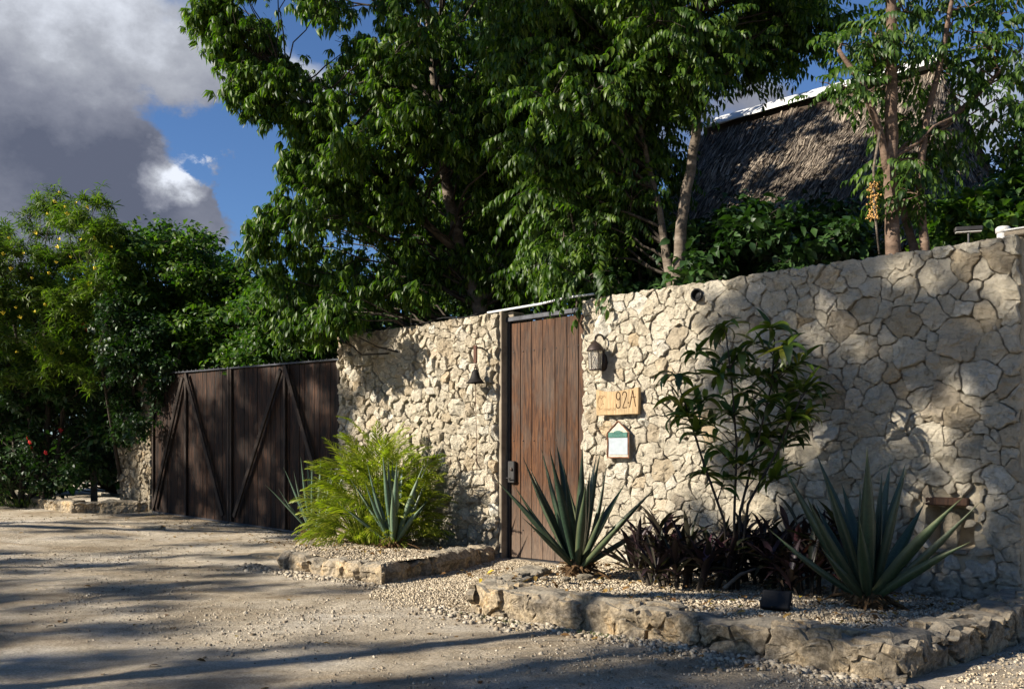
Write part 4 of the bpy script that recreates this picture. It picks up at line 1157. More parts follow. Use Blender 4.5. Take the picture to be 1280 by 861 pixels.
RB = [(0.80, 0.55), (1.22, 1.72), (1.78, 2.92), (5.22, 2.92), (5.40, 1.7), (5.33, 0.06)]
kerb('stone_kerb', 'low rough stone kerb round the right planting bed', RB[1:], 0.30, 0.235, -0.02, 3, 0.14, 0.030, prot=(-0.008, 0.016))
LB = [(-3.95, 0.35), (-1.92, 2.40), (0.06, 2.50), (-0.70, 0.12)]
LBk = [(-2.9, 1.45), (-1.92, 2.40), (0.06, 2.50), (-0.70, 0.12)]
kerb('stone_kerb', 'low lumpy rock kerb round the palm bed left of the door', LBk, 0.26, 0.19, -0.02, 8, 0.2, 0.05, False)

def poly_world(path): return [(W(s, o).x, W(s, o).y) for s, o in path]
def bed_z_right(s, o): return 0.07 + 0.12*min(max(o/2.6, 0), 1)
def bed_z_left(s, o): return 0.10 + 0.07*min(max(o/2.2, 0), 1)
def bed_surface(name, label, path, zf, step=0.06):
    ss = [p[0] for p in path]; oo = [p[1] for p in path]
    nx, ny = int((max(ss)-min(ss))/step), int((max(oo)-min(oo))/step); idx = {}; vs = []; fs = []
    def vid(i, j):
        if (i, j) not in idx:
            s = min(ss)+i*step; o = min(oo)+j*step; p = W(s, o, zf(s, o)); p.z += 0.02*mnoise.fractal(p*2.5, 0.9, 2, 4) + 0.03*mnoise.noise(p*0.8)
            idx[(i, j)] = len(vs); vs.append(p)
        return idx[(i, j)]
    for i in range(nx):
        for j in range(ny):
            if inpoly(min(ss)+(i+.5)*step, min(oo)+(j+.5)*step, path): fs.append((vid(i,j), vid(i,j+1), vid(i+1,j+1), vid(i+1,j)))
    mb = MB(); mb.add(vs, fs); o = mb.build(name, M['soil'], None, True); props(o, label, None, None, 'structure')
RBin = [(0.62, 0.0), (0.80, 0.6), (1.30, 1.72), (1.86, 2.75), (5.1, 2.75), (5.2, 1.7), (5.15, 0.0)]
LBin = [(-4.0, 0.0), (-3.9, 0.4), (-1.95, 2.28), (-0.02, 2.36), (-0.78, 0.0)]
bed_surface('gravel_bed', 'gravelly soil of the right planting bed', RBin, bed_z_right)
bed_surface('gravel_bed', 'gravelly soil of the left palm bed', LBin, bed_z_left)

def pebbles(name, label, n, sampler, size, mat, seed, flat=0.65):
    R = np.random.default_rng(seed); 
    base = np.array([(-1,-1,-1),(1,-1,-1),(1,1,-1),(-1,1,-1),(-1,-1,1),(1,-1,1),(1,1,1),(-1,1,1)])*0.55
    base = np.concatenate([base, [(0,0,1.0),(0,0,-0.9)]])
    tf = np.array([(0,1,5),(0,5,4),(1,2,6),(1,6,5),(2,3,7),(2,7,6),(3,0,4),(3,4,7),(4,5,8),(5,6,8),(6,7,8),(7,4,8)])
    P = sampler(n, R); n = len(P)
    S = size[0] + (size[1]-size[0])*R.random(n)**2.2
    Rm = rand_rot(n, 0.5)
    sc = np.stack([S*R.uniform(.7, 1.3, n), S*R.uniform(.6, 1.1, n), S*flat*R.uniform(.7, 1.2, n)], -1)
    V, Fc = instance(base, tf, Rm, sc, P)
    V = V + R.normal(0, 1, V.shape)*np.repeat(S, len(base))[:, None]*0.14
    o = link(name, np_mesh(name, V, tris=Fc), mat); props(o, label, None, None, 'stuff'); return o
def poly_sampler(path, zf, dz=0.004):
    ss = [p[0] for p in path]; oo = [p[1] for p in path]
    def f(n, R):
        out = []
        while len(out) < n:
            s, o = R.uniform(min(ss), max(ss)), R.uniform(min(oo), max(oo))
            if inpoly(s, o, path):
                p = W(s, o, zf(s, o)); p.z += 0.02*mnoise.fractal(p*2.5, 0.9, 2, 4) + 0.03*mnoise.noise(p*0.8) + dz; out.append(tuple(p))
        return np.array(out)
    return f
pebbles('gravel', 'pale limestone gravel covering the right planting bed', 25000, poly_sampler(RBin, bed_z_right), (0.006, 0.020), M['gravel'], 1)
pebbles('gravel', 'pale limestone gravel covering the palm bed', 12000, poly_sampler(LBin, bed_z_left), (0.006, 0.020), M['gravel'], 2)
def gz(x, y):
    p = Vector((x, y, 0)); return ground_z(x, y) + 0.030*mnoise.fractal(p*0.45, 1.0, 2.0, 4) + 0.018*mnoise.fractal(p*2.4, 0.9, 2.0, 4) - 0.012
def door_gravel(n, R):
    out = []
    poly = [(-0.75, 0.05), (0.62, 0.05), (0.85, 0.7), (1.25, 1.9), (1.75, 3.0), (1.2, 3.3), (0.5, 3.0), (0.1, 2.55), (-0.65, 0.15)]
    while len(out) < n:
        s, o = R.uniform(-0.8, 1.8), R.uniform(0, 3.3)
        if inpoly(s, o, poly):
            if o > 2.5 and R.random() < (o-2.5)/0.9: continue
            p = W(s, o); out.append((p.x, p.y, gz(p.x, p.y)+0.004))
    return np.array(out)
pebbles('gravel', 'loose pale gravel in front of the wooden door', 14000, door_gravel, (0.006, 0.017), M['gravel'], 3)
def corner_gravel(n, R):
    out = []
    while len(out) < n:
        s, o = R.uniform(4.9, 8.0), R.uniform(-0.5, 3.9)
        if s < 5.45 and o < 2.98: continue
        p = W(s, o); out.append((p.x, p.y, gz(p.x, p.y)+0.004))
    return np.array(out)
pebbles('gravel', 'loose gravel at the right corner of the bed', 9000, corner_gravel, (0.006, 0.019), M['gravel'], 4)
def road(n, R):
    out = []
    while len(out) < n:
        x, y = R.uniform(-11, 4), 4.6 + 14*R.random()**1.6
        if abs(x/y) > 0.62: continue
        v = mnoise.noise(Vector((x*0.5, y*0.5, 5)))
        if R.random() > 0.35 + v*1.4: continue
        s, o = so((x, y))
        if o < 0.15 or (o < 3.05 and 0.9 < s < 5.6) or (o < 2.6 and -3.9 < s < 0.15): continue
        out.append((x, y, gz(x, y)+0.003))
    return np.array(out)
pebbles('gravel', 'small loose stones scattered over the dusty road', 11000, road, (0.003, 0.014), M['pebble'], 5, 0.6)
pebbles('clods', 'rounded clods and bigger stones sunk in the dusty road', 1100, road, (0.006, 0.026), M['clod'], 15, 0.55)
def kerbfoot(n, R):
    out = []
    for _ in range(n):
        if R.random() < 0.6: s, o = R.uniform(1.4, 5.4), 2.98 + abs(R.normal(0, 0.13))
        else: s, o = R.uniform(-2.3, 0.3), 2.5 + abs(R.normal(0, 0.11))
        p = W(s, o); out.append((p.x, p.y, gz(p.x, p.y)+0.006))
    return np.array(out)
pebbles('gravel', 'broken chips of rock gathered at the foot of the kerbs', 2600, kerbfoot, (0.008, 0.034), M['pebble'], 6)

def fallen(n=1000):
    tv, tf = leaflet(0.075, 0.035, 0.3, 0.3); P = []; R = random.Random(12)
    while len(P) < n:
        k = R.random()
        if k < 0.35: p = W(R.uniform(1.0, 5.0), R.uniform(0.2, 2.7)); s, o = so(p); z = bed_z_right(s, o)+0.035
        elif k < 0.5: p = W(R.uniform(-3.2, -0.8), R.uniform(0.2, 2.1)); s, o = so(p); z = bed_z_left(s, o)+0.035
        elif k < 0.80: p = W(R.uniform(-11.5, -2.5), abs(R.gauss(0.3, 1.1))+0.1); z = gz(p.x, p.y)+0.006
        elif k < 0.88: p = W(R.uniform(1.8, 5.2), 3.0+abs(R.gauss(0, 0.15))); z = gz(p.x, p.y)+0.008
        else:
            y = R.uniform(5, 17); x = R.uniform(-0.55, 0.1)*y; p = Vector((x, y, 0)); z = gz(x, y)+0.006
            s, o = so(p)
            if o < 2.6 and s > -3.9: continue
        P.append((p.x, p.y, z))
    P = np.array(P); V, Fc = instance(tv, tf, rand_rot(len(P), 0.5), NR.uniform(0.5, 1.2, len(P)), P)
    o = link('fallen_leaves', np_mesh('fallen_leaves', V, tris=Fc), M['dry_leaf']); props(o, 'dry brown and yellow leaves fallen on the gravel and road', None, None, 'stuff')
fallen()

# ------------------------------------------------------------------ plants in the beds
def agave_leaf_mesh(L, wd, bend, thick=0.022, seg=12):
    """leaf along +X, curving by bend (radians, up positive)"""
    vs = []; fs = []; edge = []
    cs = [(-1.0, 0.16, 1), (-0.82, 0.05, 0.2), (-0.4, -0.10, 0), (0, -0.16, 0), (0.4, -0.10, 0), (0.82, 0.05, 0.2), (1.0, 0.16, 1), (0.5, -0.42, 0), (0, -0.62, 0), (-0.5, -0.42, 0)]
    m = len(cs); x = z = 0.0; a = 0.0
    for i in range(seg+1):
        t = i/seg
        w = wd*0.5*(0.62 + 0.38*math.sin(math.pi*min(t/0.85, 1)*0.9 + 0.1))*(1 if t < 0.45 else max(0.02, 1-((t-0.45)/0.55)**1.7))
        th = 1 + 0.4*(1-t)
        for (u, v, e) in cs:
            vs.append((x - math.sin(a)*v*w*1.1*th, u*w, z + math.cos(a)*v*w*1.1*th)); edge.append(e if t < 0.97 else 1.0)
        a += bend/seg; x += L/seg*math.cos(a); z += L/seg*math.sin(a)
    for i in range(seg):
        for k in range(m):
            j = (k+1) % m; fs.append((i*m+k, i*m+j, (i+1)*m+j, (i+1)*m+k))
    me = bpy.data.meshes.new('leaf'); me.from_pydata(vs, [], [f[::-1] for f in fs]); me.update()
    me.polygons.foreach_set('use_smooth', [True]*len(me.polygons))
    at_ = me.attributes.new('edge', 'FLOAT', 'POINT'); at_.data.foreach_set('value', edge)
    return me
def agave(label, loc, H, mat, seed, leaves, spread=62, wd=0.085, explicit=None):
    R = random.Random(seed); root = thing('agave', label, 'agave', loc, 0, 'agaves in the planting beds')
    mb = MB(); vs = []; fs = []
    for i, (r, z) in enumerate([(0.07, -0.04), (0.10, 0.0), (0.115, 0.05), (0.10, 0.10), (0.075, 0.15), (0.05, 0.20)]):
        for k in range(14): a = 2*math.pi*k/14; q = r*R.uniform(.8, 1.2); vs.append((q*math.cos(a), q*math.sin(a), z+R.uniform(-.01, .01)))
    for i in range(5):
        for k in range(14): fs.append((i*14+k, i*14+(k+1)%14, i*14+14+(k+1)%14, i*14+14+k))
    fs.append(tuple(70+k for k in range(14))); mb.add(vs, fs)
    for _ in range(46):
        a = R.uniform(0, 6.28); z = R.uniform(0.0, 0.10); l = R.uniform(0.04, 0.11); p = Vector((0.1*math.cos(a), 0.1*math.sin(a), z)); d = Vector((math.cos(a), math.sin(a), R.uniform(-0.6, 0.5)))
        mb.tube([p, p+d*l*0.6, p+d*l+Vector((0, 0, -0.02))], [0.012, 0.008, 0.002], 4)
    mb.build('stem', M['agave_base'], root)
    lib = [agave_leaf_mesh(H*l, wd*w_, b) for l, w_, b in ((1.0, 1.0, 0.10), (0.93, 0.9, -0.08), (1.03, 0.95, 0.02), (0.85, 0.85, 0.18), (0.97, 1.05, -0.16))]
    for me in lib: me.materials.append(mat)
    dead = agave_leaf_mesh(H*0.42, wd*0.55, -0.9); dead.materials.append(M['agave_base'])
    for k in range(leaves):
        t = k/(leaves-1)
        if explicit and k < len(explicit): yaw, ang, sc = explicit[k]
        else:
            yaw = k*2.39996 + R.uniform(-0.35, 0.35); ang = spread*(t**0.85) + R.uniform(-8, 8); sc = (0.80 + 0.20*math.sin(math.pi*min(1, t*1.2)))*R.uniform(0.9, 1.05)
        el = math.radians(90-ang)
        o = link('leaf', R.choice(lib), None, root)
        o.matrix_local = Matrix.Translation((0.045*math.cos(yaw), 0.045*math.sin(yaw), 0.05+0.06*(1-t))) @ Matrix.Rotation(yaw, 4, 'Z') @ Matrix.Rotation(-el, 4, 'Y') @ Matrix.Rotation(R.uniform(-0.25, 0.25), 4, 'X') @ Matrix.Scale(sc, 4)
    for k in range(5):
        yaw = R.uniform(0, 6.28); o = link('dry_leaf', dead, None, root)
        o.matrix_local = Matrix.Translation((0.06*math.cos(yaw), 0.06*math.sin(yaw), 0.06)) @ Matrix.Rotation(yaw, 4, 'Z') @ Matrix.Rotation(-R.uniform(-0.1, 0.3), 4, 'Y') @ Matrix.Scale(R.uniform(.6, 1), 4)
    return root
p = on_z(722, 716, 0.17); agave('dark green agave in front of the door at the left end of the right bed', (p.x, p.y, 0.17), 1.22, M['agave_green'], 5, 24, 58, 0.105)
p = on_z(1085, 755, 0.18); agave('large dark green agave near the right end of the bed beside the wall niche', (p.x, p.y, 0.17), 1.12, M['agave_green'], 15, 22, 62, 0.115)
p = on_z(492, 684, 0.15); agave('blue grey agave in front of the yellow green palm clump', (p.x, p.y, 0.15), 1.12, M['agave_blue'], 23, 20, 50, 0.088)
p = at(392, 655, 12.9); agave('blue grey agave half hidden behind the left side of the palm clump', (p.x, p.y, 0.13), 1.15, M['agave_blue'], 31, 20, 52, 0.07)
def small_agave(px, py):
    p = on_z(px, py, 0.14); root = thing('young_agave', 'tiny blue green agave shoot at the left end of the palm bed', 'agave', (p.x, p.y, 0.12))
    me = agave_leaf_mesh(0.26, 0.045, 0.05); me.materials.append(M['agave_blue'])
    for k in range(4):
        o = link('leaf', me, None, root); o.matrix_local = Matrix.Rotation(k*1.7, 4, 'Z') @ Matrix.Rotation(-math.radians(82-6*k), 4, 'Y')
small_agave(388, 670)

def palm_clump():
    R = random.Random(3); p = at(472, 660, 11.9); base = Vector((p.x, p.y, 0.10))
    root = thing('palm_clump', 'bushy yellow green palm clump with feathery fronds against the bell wall', 'palm', base)
    lib = []
    for v in range(5):
        parts = []; L = 0.52; n = 20; bend = (0.7, 0.9, 1.1, 0.6, 1.25)[v]; x = z = 0; a = 0; pts = []
        for i in range(n+1):
            pts.append((x, z, a)); a -= bend/n*(0.4+1.2*i/n); x += L/n*math.cos(a); z += L/n*math.sin(a)
        tv = MB(); tv.tube([(q[0], 0, q[1]) for q in pts[::3]], [0.005*(1-0.1*i) for i in range(len(pts[::3]))], 4, False)
        sv, sf = np.array(tv.v), []
        for f in tv.f: sf += [(f[0], f[1], f[2]), (f[0], f[2], f[3])]
        parts.append((sv, np.array(sf)))
        for i in range(3, n+1):
            t = i/n; l = 0.17*math.sin(math.pi*(0.25+0.65*t))*R.uniform(.85, 1.1)
            for sg in (-1, 1):
                vv, ff = leaflet(l, 0.013, 0.35, 0.3, 3)
                m3 = rot_mat(sg*R.uniform(0.75, 1.1)*(1-0.35*t), pts[i][2]*0.75 + R.uniform(0.0, 0.35))
                parts.append((rx(vv, m3) + np.array((pts[i][0], 0, pts[i][1])), ff))
        V, Fc = combine(parts); me = np_mesh('frond', V, tris=Fc); me.materials.append(M['leaf_palm']); lib.append(me)
    st = MB(); N = 298
    for k in range(N):
        # stems rise from a broad base to the points of a dome where the fronds fan outwards
        yaw = k*2.39996 + R.uniform(-.3, .3); el0 = math.asin(R.uniform(0.0, 0.98)); q = R.uniform(0.35, 1.0)**0.6
        dv = Vector((math.cos(yaw)*math.cos(el0), math.sin(yaw)*math.cos(el0), math.sin(el0)))
        tip = EX*(0.78*dv.x*q) - EY*(0.55*dv.y*q) + Vector((0, 0, 0.10 + 1.20*dv.z*q))
        ft = EX*(0.30*dv.x) - EY*(0.25*dv.y)
        st.tube([ft, (ft+tip)*0.5 + Vector((0, 0, 0.05)), tip], [0.009, 0.007, 0.005], 4)
        wd = (EX*dv.x - EY*dv.y); yw = math.atan2(wd.y, wd.x); el = el0*0.75 + math.radians(R.uniform(4, 34))
        o = link('frond', lib[k % 5], None, root)
        o.matrix_local = Matrix.Translation(tip) @ Matrix.Rotation(yw, 4, 'Z') @ Matrix.Rotation(-el, 4, 'Y') @ Matrix.Rotation(R.uniform(-.9, .9), 4, 'X') @ Matrix.Scale(R.uniform(.75, 1.15), 4)
    st.build('stems', M['leaf_palm'], root)
    dd = MB()
    for _ in range(60):
        a = R.uniform(0, 6.28); q = EX*R.uniform(-0.6, 0.6) - EY*R.uniform(-.4, .4); dd.tube([q + Vector((0, 0, 0.01)), q + Vector((math.cos(a)*.12, math.sin(a)*.12, R.uniform(.0, .12))), q + Vector((math.cos(a)*.3, math.sin(a)*.3, 0.02))], [0.006, 0.005, 0.002], 4)
    o = dd.build('dead_stalks', M['agave_base'], root); o['kind'] = 'stuff'
palm_clump()

def leafy_shrub():
    R = random.Random(9); b = on_z(917, 733, 0.15); base = Vector((b.x, b.y, 0.13)); Y0 = b.y
    root = thing('leafy_shrub', 'tall thin shrub with glossy pointed leaves in front of the right wall', 'shrub', base)
    lib = []
    for (l, w_, dr) in ((0.26, 0.07, 0.3), (0.22, 0.065, 0.6), (0.28, 0.06, 0.1), (0.20, 0.07, 0.8)):
        tv, tf = leaflet(l, w_, dr, 0.5, 5); me = np_mesh('leaf', tv, tris=tf, smooth=True); me.materials.append(M['leaf_shrub']); lib.append(me)
    tips = [(905, 408), (870, 440), (842, 468), (850, 500), (925, 440), (962, 410), (975, 440), (985, 460), (1005, 490), (1015, 480), (940, 470), (960, 500), (900, 470), (880, 500), (915, 520), (870, 540), (895, 560),
            (940, 540), (965, 545), (990, 520), (930, 580), (905, 600), (880, 590), (950, 590), (860, 520), (1000, 520), (945, 430), (925, 490), (978, 560), (890, 530), (915, 455), (935, 510), (1000, 455), (1018, 500), (985, 432), (1008, 520), (972, 600), (960, 470), (995, 545), (845, 520), (985, 490)]
    sm = MB()
    mains = [[(0, 0, 0), at(918, 640, Y0)-base, at(921, 560, Y0+0.03)-base, at(915, 480, Y0-0.05)-base, at(908, 420, Y0)-base],
             [(0.04, 0.02, 0), at(925, 640, Y0+0.1)-base, at(945, 560, Y0+0.15)-base, at(965, 480, Y0+0.1)-base, at(968, 425, Y0+0.1)-base],
             [(-0.03, 0, 0), at(905, 650, Y0-0.1)-base, at(880, 580, Y0-0.15)-base, at(855, 500, Y0-0.2)-base],
             [(0.03, -0.02, 0), at(935, 630, Y0-.05)-base, at(968, 570, Y0-0.1)-base, at(1000, 500, Y0-.1)-base]]
    nodes = []
    for mn in mains:
        mn = [Vector(q) for q in mn]; sm.tube(mn, [0.014-0.0022*i for i in range(len(mn))], 6)
        for a, c in zip(mn, mn[1:]):
            for t in (0, .33, .66): nodes.append(a.lerp(c, t))
        nodes.append(mn[-1])
    nodes = [q for q in nodes if q.z > 0.5]
    for (px, py) in tips:
        t = at(px, py, Y0 + R.uniform(-0.35, 0.35)) - base
        nd = min(nodes, key=lambda q: (q-t).length + 1.5*max(0, q.z-t.z+0.1))
        pts = curve_pts(nd, t, 0.15, 4, R, 0.08); sm.tube(pts, [0.007, 0.006, 0.005, 0.004, 0.003], 5)
        for k in range(R.randint(9, 14)):
            q = t + (pts[2]-t)*(0 if k < 6 else R.uniform(.1, .9)); yaw = k*2.4 + R.uniform(-.4, .4); el = R.uniform(-0.25, 0.95)
            o = link('leaf', R.choice(lib), None, root); o.matrix_local = Matrix.Translation(q) @ Matrix.Rotation(yaw, 4, 'Z') @ Matrix.Rotation(-el, 4, 'Y') @ Matrix.Rotation(R.uniform(-.5, .5), 4, 'X') @ Matrix.Scale(R.uniform(.7, 1.15), 4)
    sm.build('stems', M['bark_dark'], root, True)
leafy_shrub()

def purple_clump(label, px, py, w, h, seed, nleaf):
    R = random.Random(seed); b = on_z(px, py, 0.17); base = Vector((b.x, b.y, 0.14))
    root = thing('purple_plant', label, 'plant', base, 0, 'purple leaved plants in the right bed')
    lib = []
    for (l, w_, dr) in ((0.36, 0.058, 0.2), (0.32, 0.062, 0.45), (0.40, 0.054, 0.05)):
        tv, tf = leaflet(l, w_, dr, 0.7, 4); me = np_mesh('leaf', tv, tris=tf, smooth=True); me.materials.append(M['leaf_purple']); lib.append(me)
    sm = MB(); nros = max(5, nleaf//14)
    for r_ in range(nros):
        a = r_*2.4; rr = math.sqrt((r_+.5)/nros); q = EX*(w*0.5*rr*math.cos(a)) - EY*(w*0.33*rr*math.sin(a)); hh = h*(1-0.6*rr*rr)*R.uniform(.55, 1.0)
        top = q*1.1 + Vector((0, 0, hh*0.62)); sm.tube([q*0.8, top], [0.018, 0.012], 5)
        for k in range(nleaf//nros):
            yaw = k*2.4 + R.uniform(-.3, .3); el = math.radians(R.uniform(15, 80))
            o = link('leaf', R.choice(lib), None, root); o.matrix_local = Matrix.Translation(top - Vector((0, 0, R.uniform(0, hh*0.45)))) @ Matrix.Rotation(yaw, 4, 'Z') @ Matrix.Rotation(-el, 4, 'Y') @ Matrix.Scale(R.uniform(.7, 1.1), 4)
    sm.build('stems', M['bark_dark'], root)
purple_clump('dark purple spiky plant at the left, below the plaque and shrub', 850, 728, 1.0, 0.95, 1, 298)
purple_clump('dark purple spiky plant between the shrub stems and the black spotlight', 945, 722, 0.8, 0.85, 2, 250)
purple_clump('dark purple spiky plant just behind the large right agave', 1015, 735, 0.9, 1.0, 3, 290)

# thin driftwood stick and rocks in the bed
mb = MB(); a = on_z(905, 735, 0.2); c = on_z(945, 710, 0.35)
mb.tube([Vector((0, 0, 0)), (c-a)*0.5+Vector((0, 0, 0.03)), (c-a)], [0.018, 0.015, 0.008], 7); o = mb.build('dry_branch', M['bark_grey'], None, True, loc=(a.x, a.y, 0.2)); props(o, 'short dry branch lying in front of the purple plants', 'branch')
def rock(px, py, z, r, label, seed, mat):
    R = random.Random(seed); b = on_z(px, py, z); vs = []; fs = []; n = 9
    prof = [(0.75, 0.0), (1.0, 0.3), (0.92, 0.6), (0.55, 0.85)]
    for (q, zz) in prof:
        for k in range(n): a = 2*math.pi*k/n; w = q*r*R.uniform(.85, 1.15); vs.append((w*math.cos(a)*1.3, w*math.sin(a), zz*r*0.9*R.uniform(.9, 1.1)))
    vs.append((0, 0, r*0.85)); fs = [(i*n+k, i*n+(k+1)%n, i*n+n+(k+1)%n, i*n+n+k) for i in range(3) for k in range(n)] + [(3*n+k, 3*n+(k+1)%n, 4*n) for k in range(n)]
    mb = MB(); mb.add(vs, fs); o = mb.build('rock', mat, None, False, loc=(b.x, b.y, z-0.012), rot=(0, 0, R.uniform(0, 3))); props(o, label, 'rock')
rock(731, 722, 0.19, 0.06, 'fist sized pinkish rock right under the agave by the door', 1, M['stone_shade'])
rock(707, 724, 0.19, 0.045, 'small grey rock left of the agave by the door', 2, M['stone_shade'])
rock(128, 620, 0.36, 0.13, 'pale rounded rock on the far kerb below the thin tree', 3, M['stone'])
rock(680, 722, 0.19, 0.03, 'smallest brown stone left of the agave by the door', 4, M['kerb'])
# flat slabs lying in the road near the gate
for i, (px, py, L, lab) in enumerate(((176, 662, 0.75, 'flat weathered slab sunk in the road near the far gate leaf'), (350, 690, 0.6, 'flat broken slab beside the left kerb end'))):
    b = on_z(px, py, 0.05); R = random.Random(i); mb = MB(); pts = [(L*math.cos(t)*R.uniform(.7, 1.0), 0.42*L*math.sin(t)*R.uniform(.7, 1.1)) for t in [k*math.pi/4 for k in range(8)]]
    zt = gz(b.x, b.y)
    mb.add([(x, y, 0) for x, y in pts] + [(x*.95, y*.93, 0.035) for x, y in pts], [(k, (k+1)%8, 8+(k+1)%8, 8+k) for k in range(8)] + [tuple(range(8, 16))])
    o = mb.build('stone_slab', M['kerb'], None, loc=(b.x, b.y, zt-0.01), rot=(0, 0, PHI+0.3*i)); props(o, lab, 'slab')

# far kerb bed on the left
def far_kerb():
    a = on_z(188, 640, 0.16); b = on_z(90, 641, 0.17); c = on_z(22, 632, 0.18); d = on_z(10, 622, 0.2)
    path = [so(d), so(c), so(b), so(a)]
    kerb('stone_kerb', 'far low pale kerb in front of the dark bushes', path, 0.3, 0.26, 0.13, 14, 0.2, 0.04, False)
far_kerb()

# ------------------------------------------------------------------ thatched palapa
def palapa():
    A = Vector((3.9, 18.0, 0)); ZR, ZE = 7.72, 4.3; half = 2.2
    B = Vector((3.9+0.727*4.15, 18-0.687*4.15, 0)); mid = (A+B)/2
    root = thing('thatched_hut', 'tall grey thatched palapa roof with a white ridge cap behind the wall', 'hut', mid, PHI)
    ext, dep = 1.25, 3.0
    def eave(a):  # rounded rectangle
        c, s = math.cos(a), math.sin(a); n = 3.2
        r = (abs(c)**n + abs(s)**n)**(-1/n)
        return Vector(((half+ext)*c*r, dep*s*r, 0))
    def ridge_pt(a):
        e = eave(a); return Vector((min(max(e.x, -half), half), 0, 0))
    na, nt = 120, 26; vs = []; fs = []
    def roofp(a, t, lift=0.0):
        e = eave(a); r = ridge_pt(a); p = r.lerp(e, t); p.z = ZR + (ZE-ZR)*(t**0.93) 
        p.z += 0.10*mnoise.noise(Vector((p.x*1.6, p.y*1.6, p.z*1.6))) + lift
        return p
    for i in range(na):
        for j in range(nt+1): vs.append(roofp(2*math.pi*i/na, j/nt, -0.05))
    for i in range(na):
        for j in range(nt): a = i*(nt+1)+j; b = ((i+1) % na)*(nt+1)+j; fs.append((a, a+1, b+1, b))
    mb = MB(); mb.add(vs, fs); mb.build('roof_core', M['dark_timber'], root, True)
    R = random.Random(2); n = 64000
    V = np.zeros((n, 4, 3)); 
    for k in range(n):
        a = R.uniform(0, 2*math.pi); t = 0.035 + R.random()**0.8*0.95; L = R.uniform(0.18, 0.42)
        p = roofp(a, t, 0.0); q = roofp(a + R.gauss(0, 0.009), min(t + L/4.6, 1.06), 0.0)
        d = q-p; sd = d.cross(Vector((0, 0, 1))).normalized()*R.uniform(0.004, 0.011); up = Vector((0, 0, R.uniform(-0.01, 0.05)))
        V[k] = [tuple(p-sd), tuple(p+sd), tuple(q+sd*0.5+up+Vector((R.gauss(0,.012), R.gauss(0,.012), 0))), tuple(q-sd*0.5+up)]
    o = link('thatch', np_mesh('thatch', V.reshape(-1, 3), quads=np.arange(n*4).reshape(-1, 4)), M['thatch'], root); o['kind'] = 'stuff'
    mb = MB()
    vsr = [(-half-0.05, -0.22, ZR-0.06), (half+0.1, -0.22, ZR-0.06), (half+0.1, 0, ZR+0.13), (-half-0.05, 0, ZR+0.13), (-half-0.05, 0.22, ZR-0.06), (half+0.1, 0.22, ZR-0.06)]
    mb.add([Vector(v) for v in vsr] + [Vector(v) - Vector((0, 0, 0.03)) for v in vsr], [(0,1,2,3), (3,2,5,4), (6,9,8,7), (9,10,11,8), (0,6,7,1), (4,5,11,10), (0,3,9,6), (3,4,10,9), (1,7,8,2), (2,8,11,5)])
    mb.build('ridge_cap', M['ridge'], root)
    for (x, y) in ((-2.6, -2.2), (0, -2.3), (2.6, -2.2), (-2.6, 2.2), (2.6, 2.2)):
        mb = MB(); mb.tube([(x, y, 0), (x, y, ZE+0.6)], 0.11, 10); mb.build('post', M['dark_timber'], root, True)
    mb = MB(); mb.box((-2.4, -1.9, 0), (2.4, 1.9, 3.6)); mb.build('wall', M['dark_timber'], root)
palapa()

# ------------------------------------------------------------------ trees
LO = {}                        # a lighter version of each leaf for the parts of crowns joined as stuff
def both(fn, seed, *a):
    hi = fn(random.Random(seed), *a, rows=3); lo = fn(random.Random(seed), *a, rows=2); LO[id(hi)] = lo; return hi
PALM_T = [both(t_palmate, 1, 7, 0.185, 0.050), both(t_palmate, 2, 8, 0.17, 0.046), both(t_palmate, 3, 6, 0.195, 0.055)]
PINN_T = [both(t_pinnate, 4, 6, 0.42, 0.14, 0.05, 0.5), both(t_pinnate, 5, 5, 0.36, 0.15, 0.055, 0.8), both(t_pinnate, 6, 6, 0.46, 0.13, 0.045, 0.35)]
BIGP_T = [both(t_pinnate, 7, 8, 0.62, 0.19, 0.07, 0.9), both(t_pinnate, 8, 7, 0.52, 0.18, 0.065, 1.1)]
SPRIG_T = [both(t_sprig, 9), both(t_sprig, 10, 6, 0.10, 0.05), both(t_sprig, 11, 5, 0.13, 0.06)]
BROAD_T = [both(t_sprig, 12, 5, 0.17, 0.085), both(t_sprig, 13, 6, 0.15, 0.08)]
STAR_T = [both(t_star, 14), both(t_star, 15, 10, 0.13, 0.018), both(t_star, 16, 8, 0.16, 0.022)]

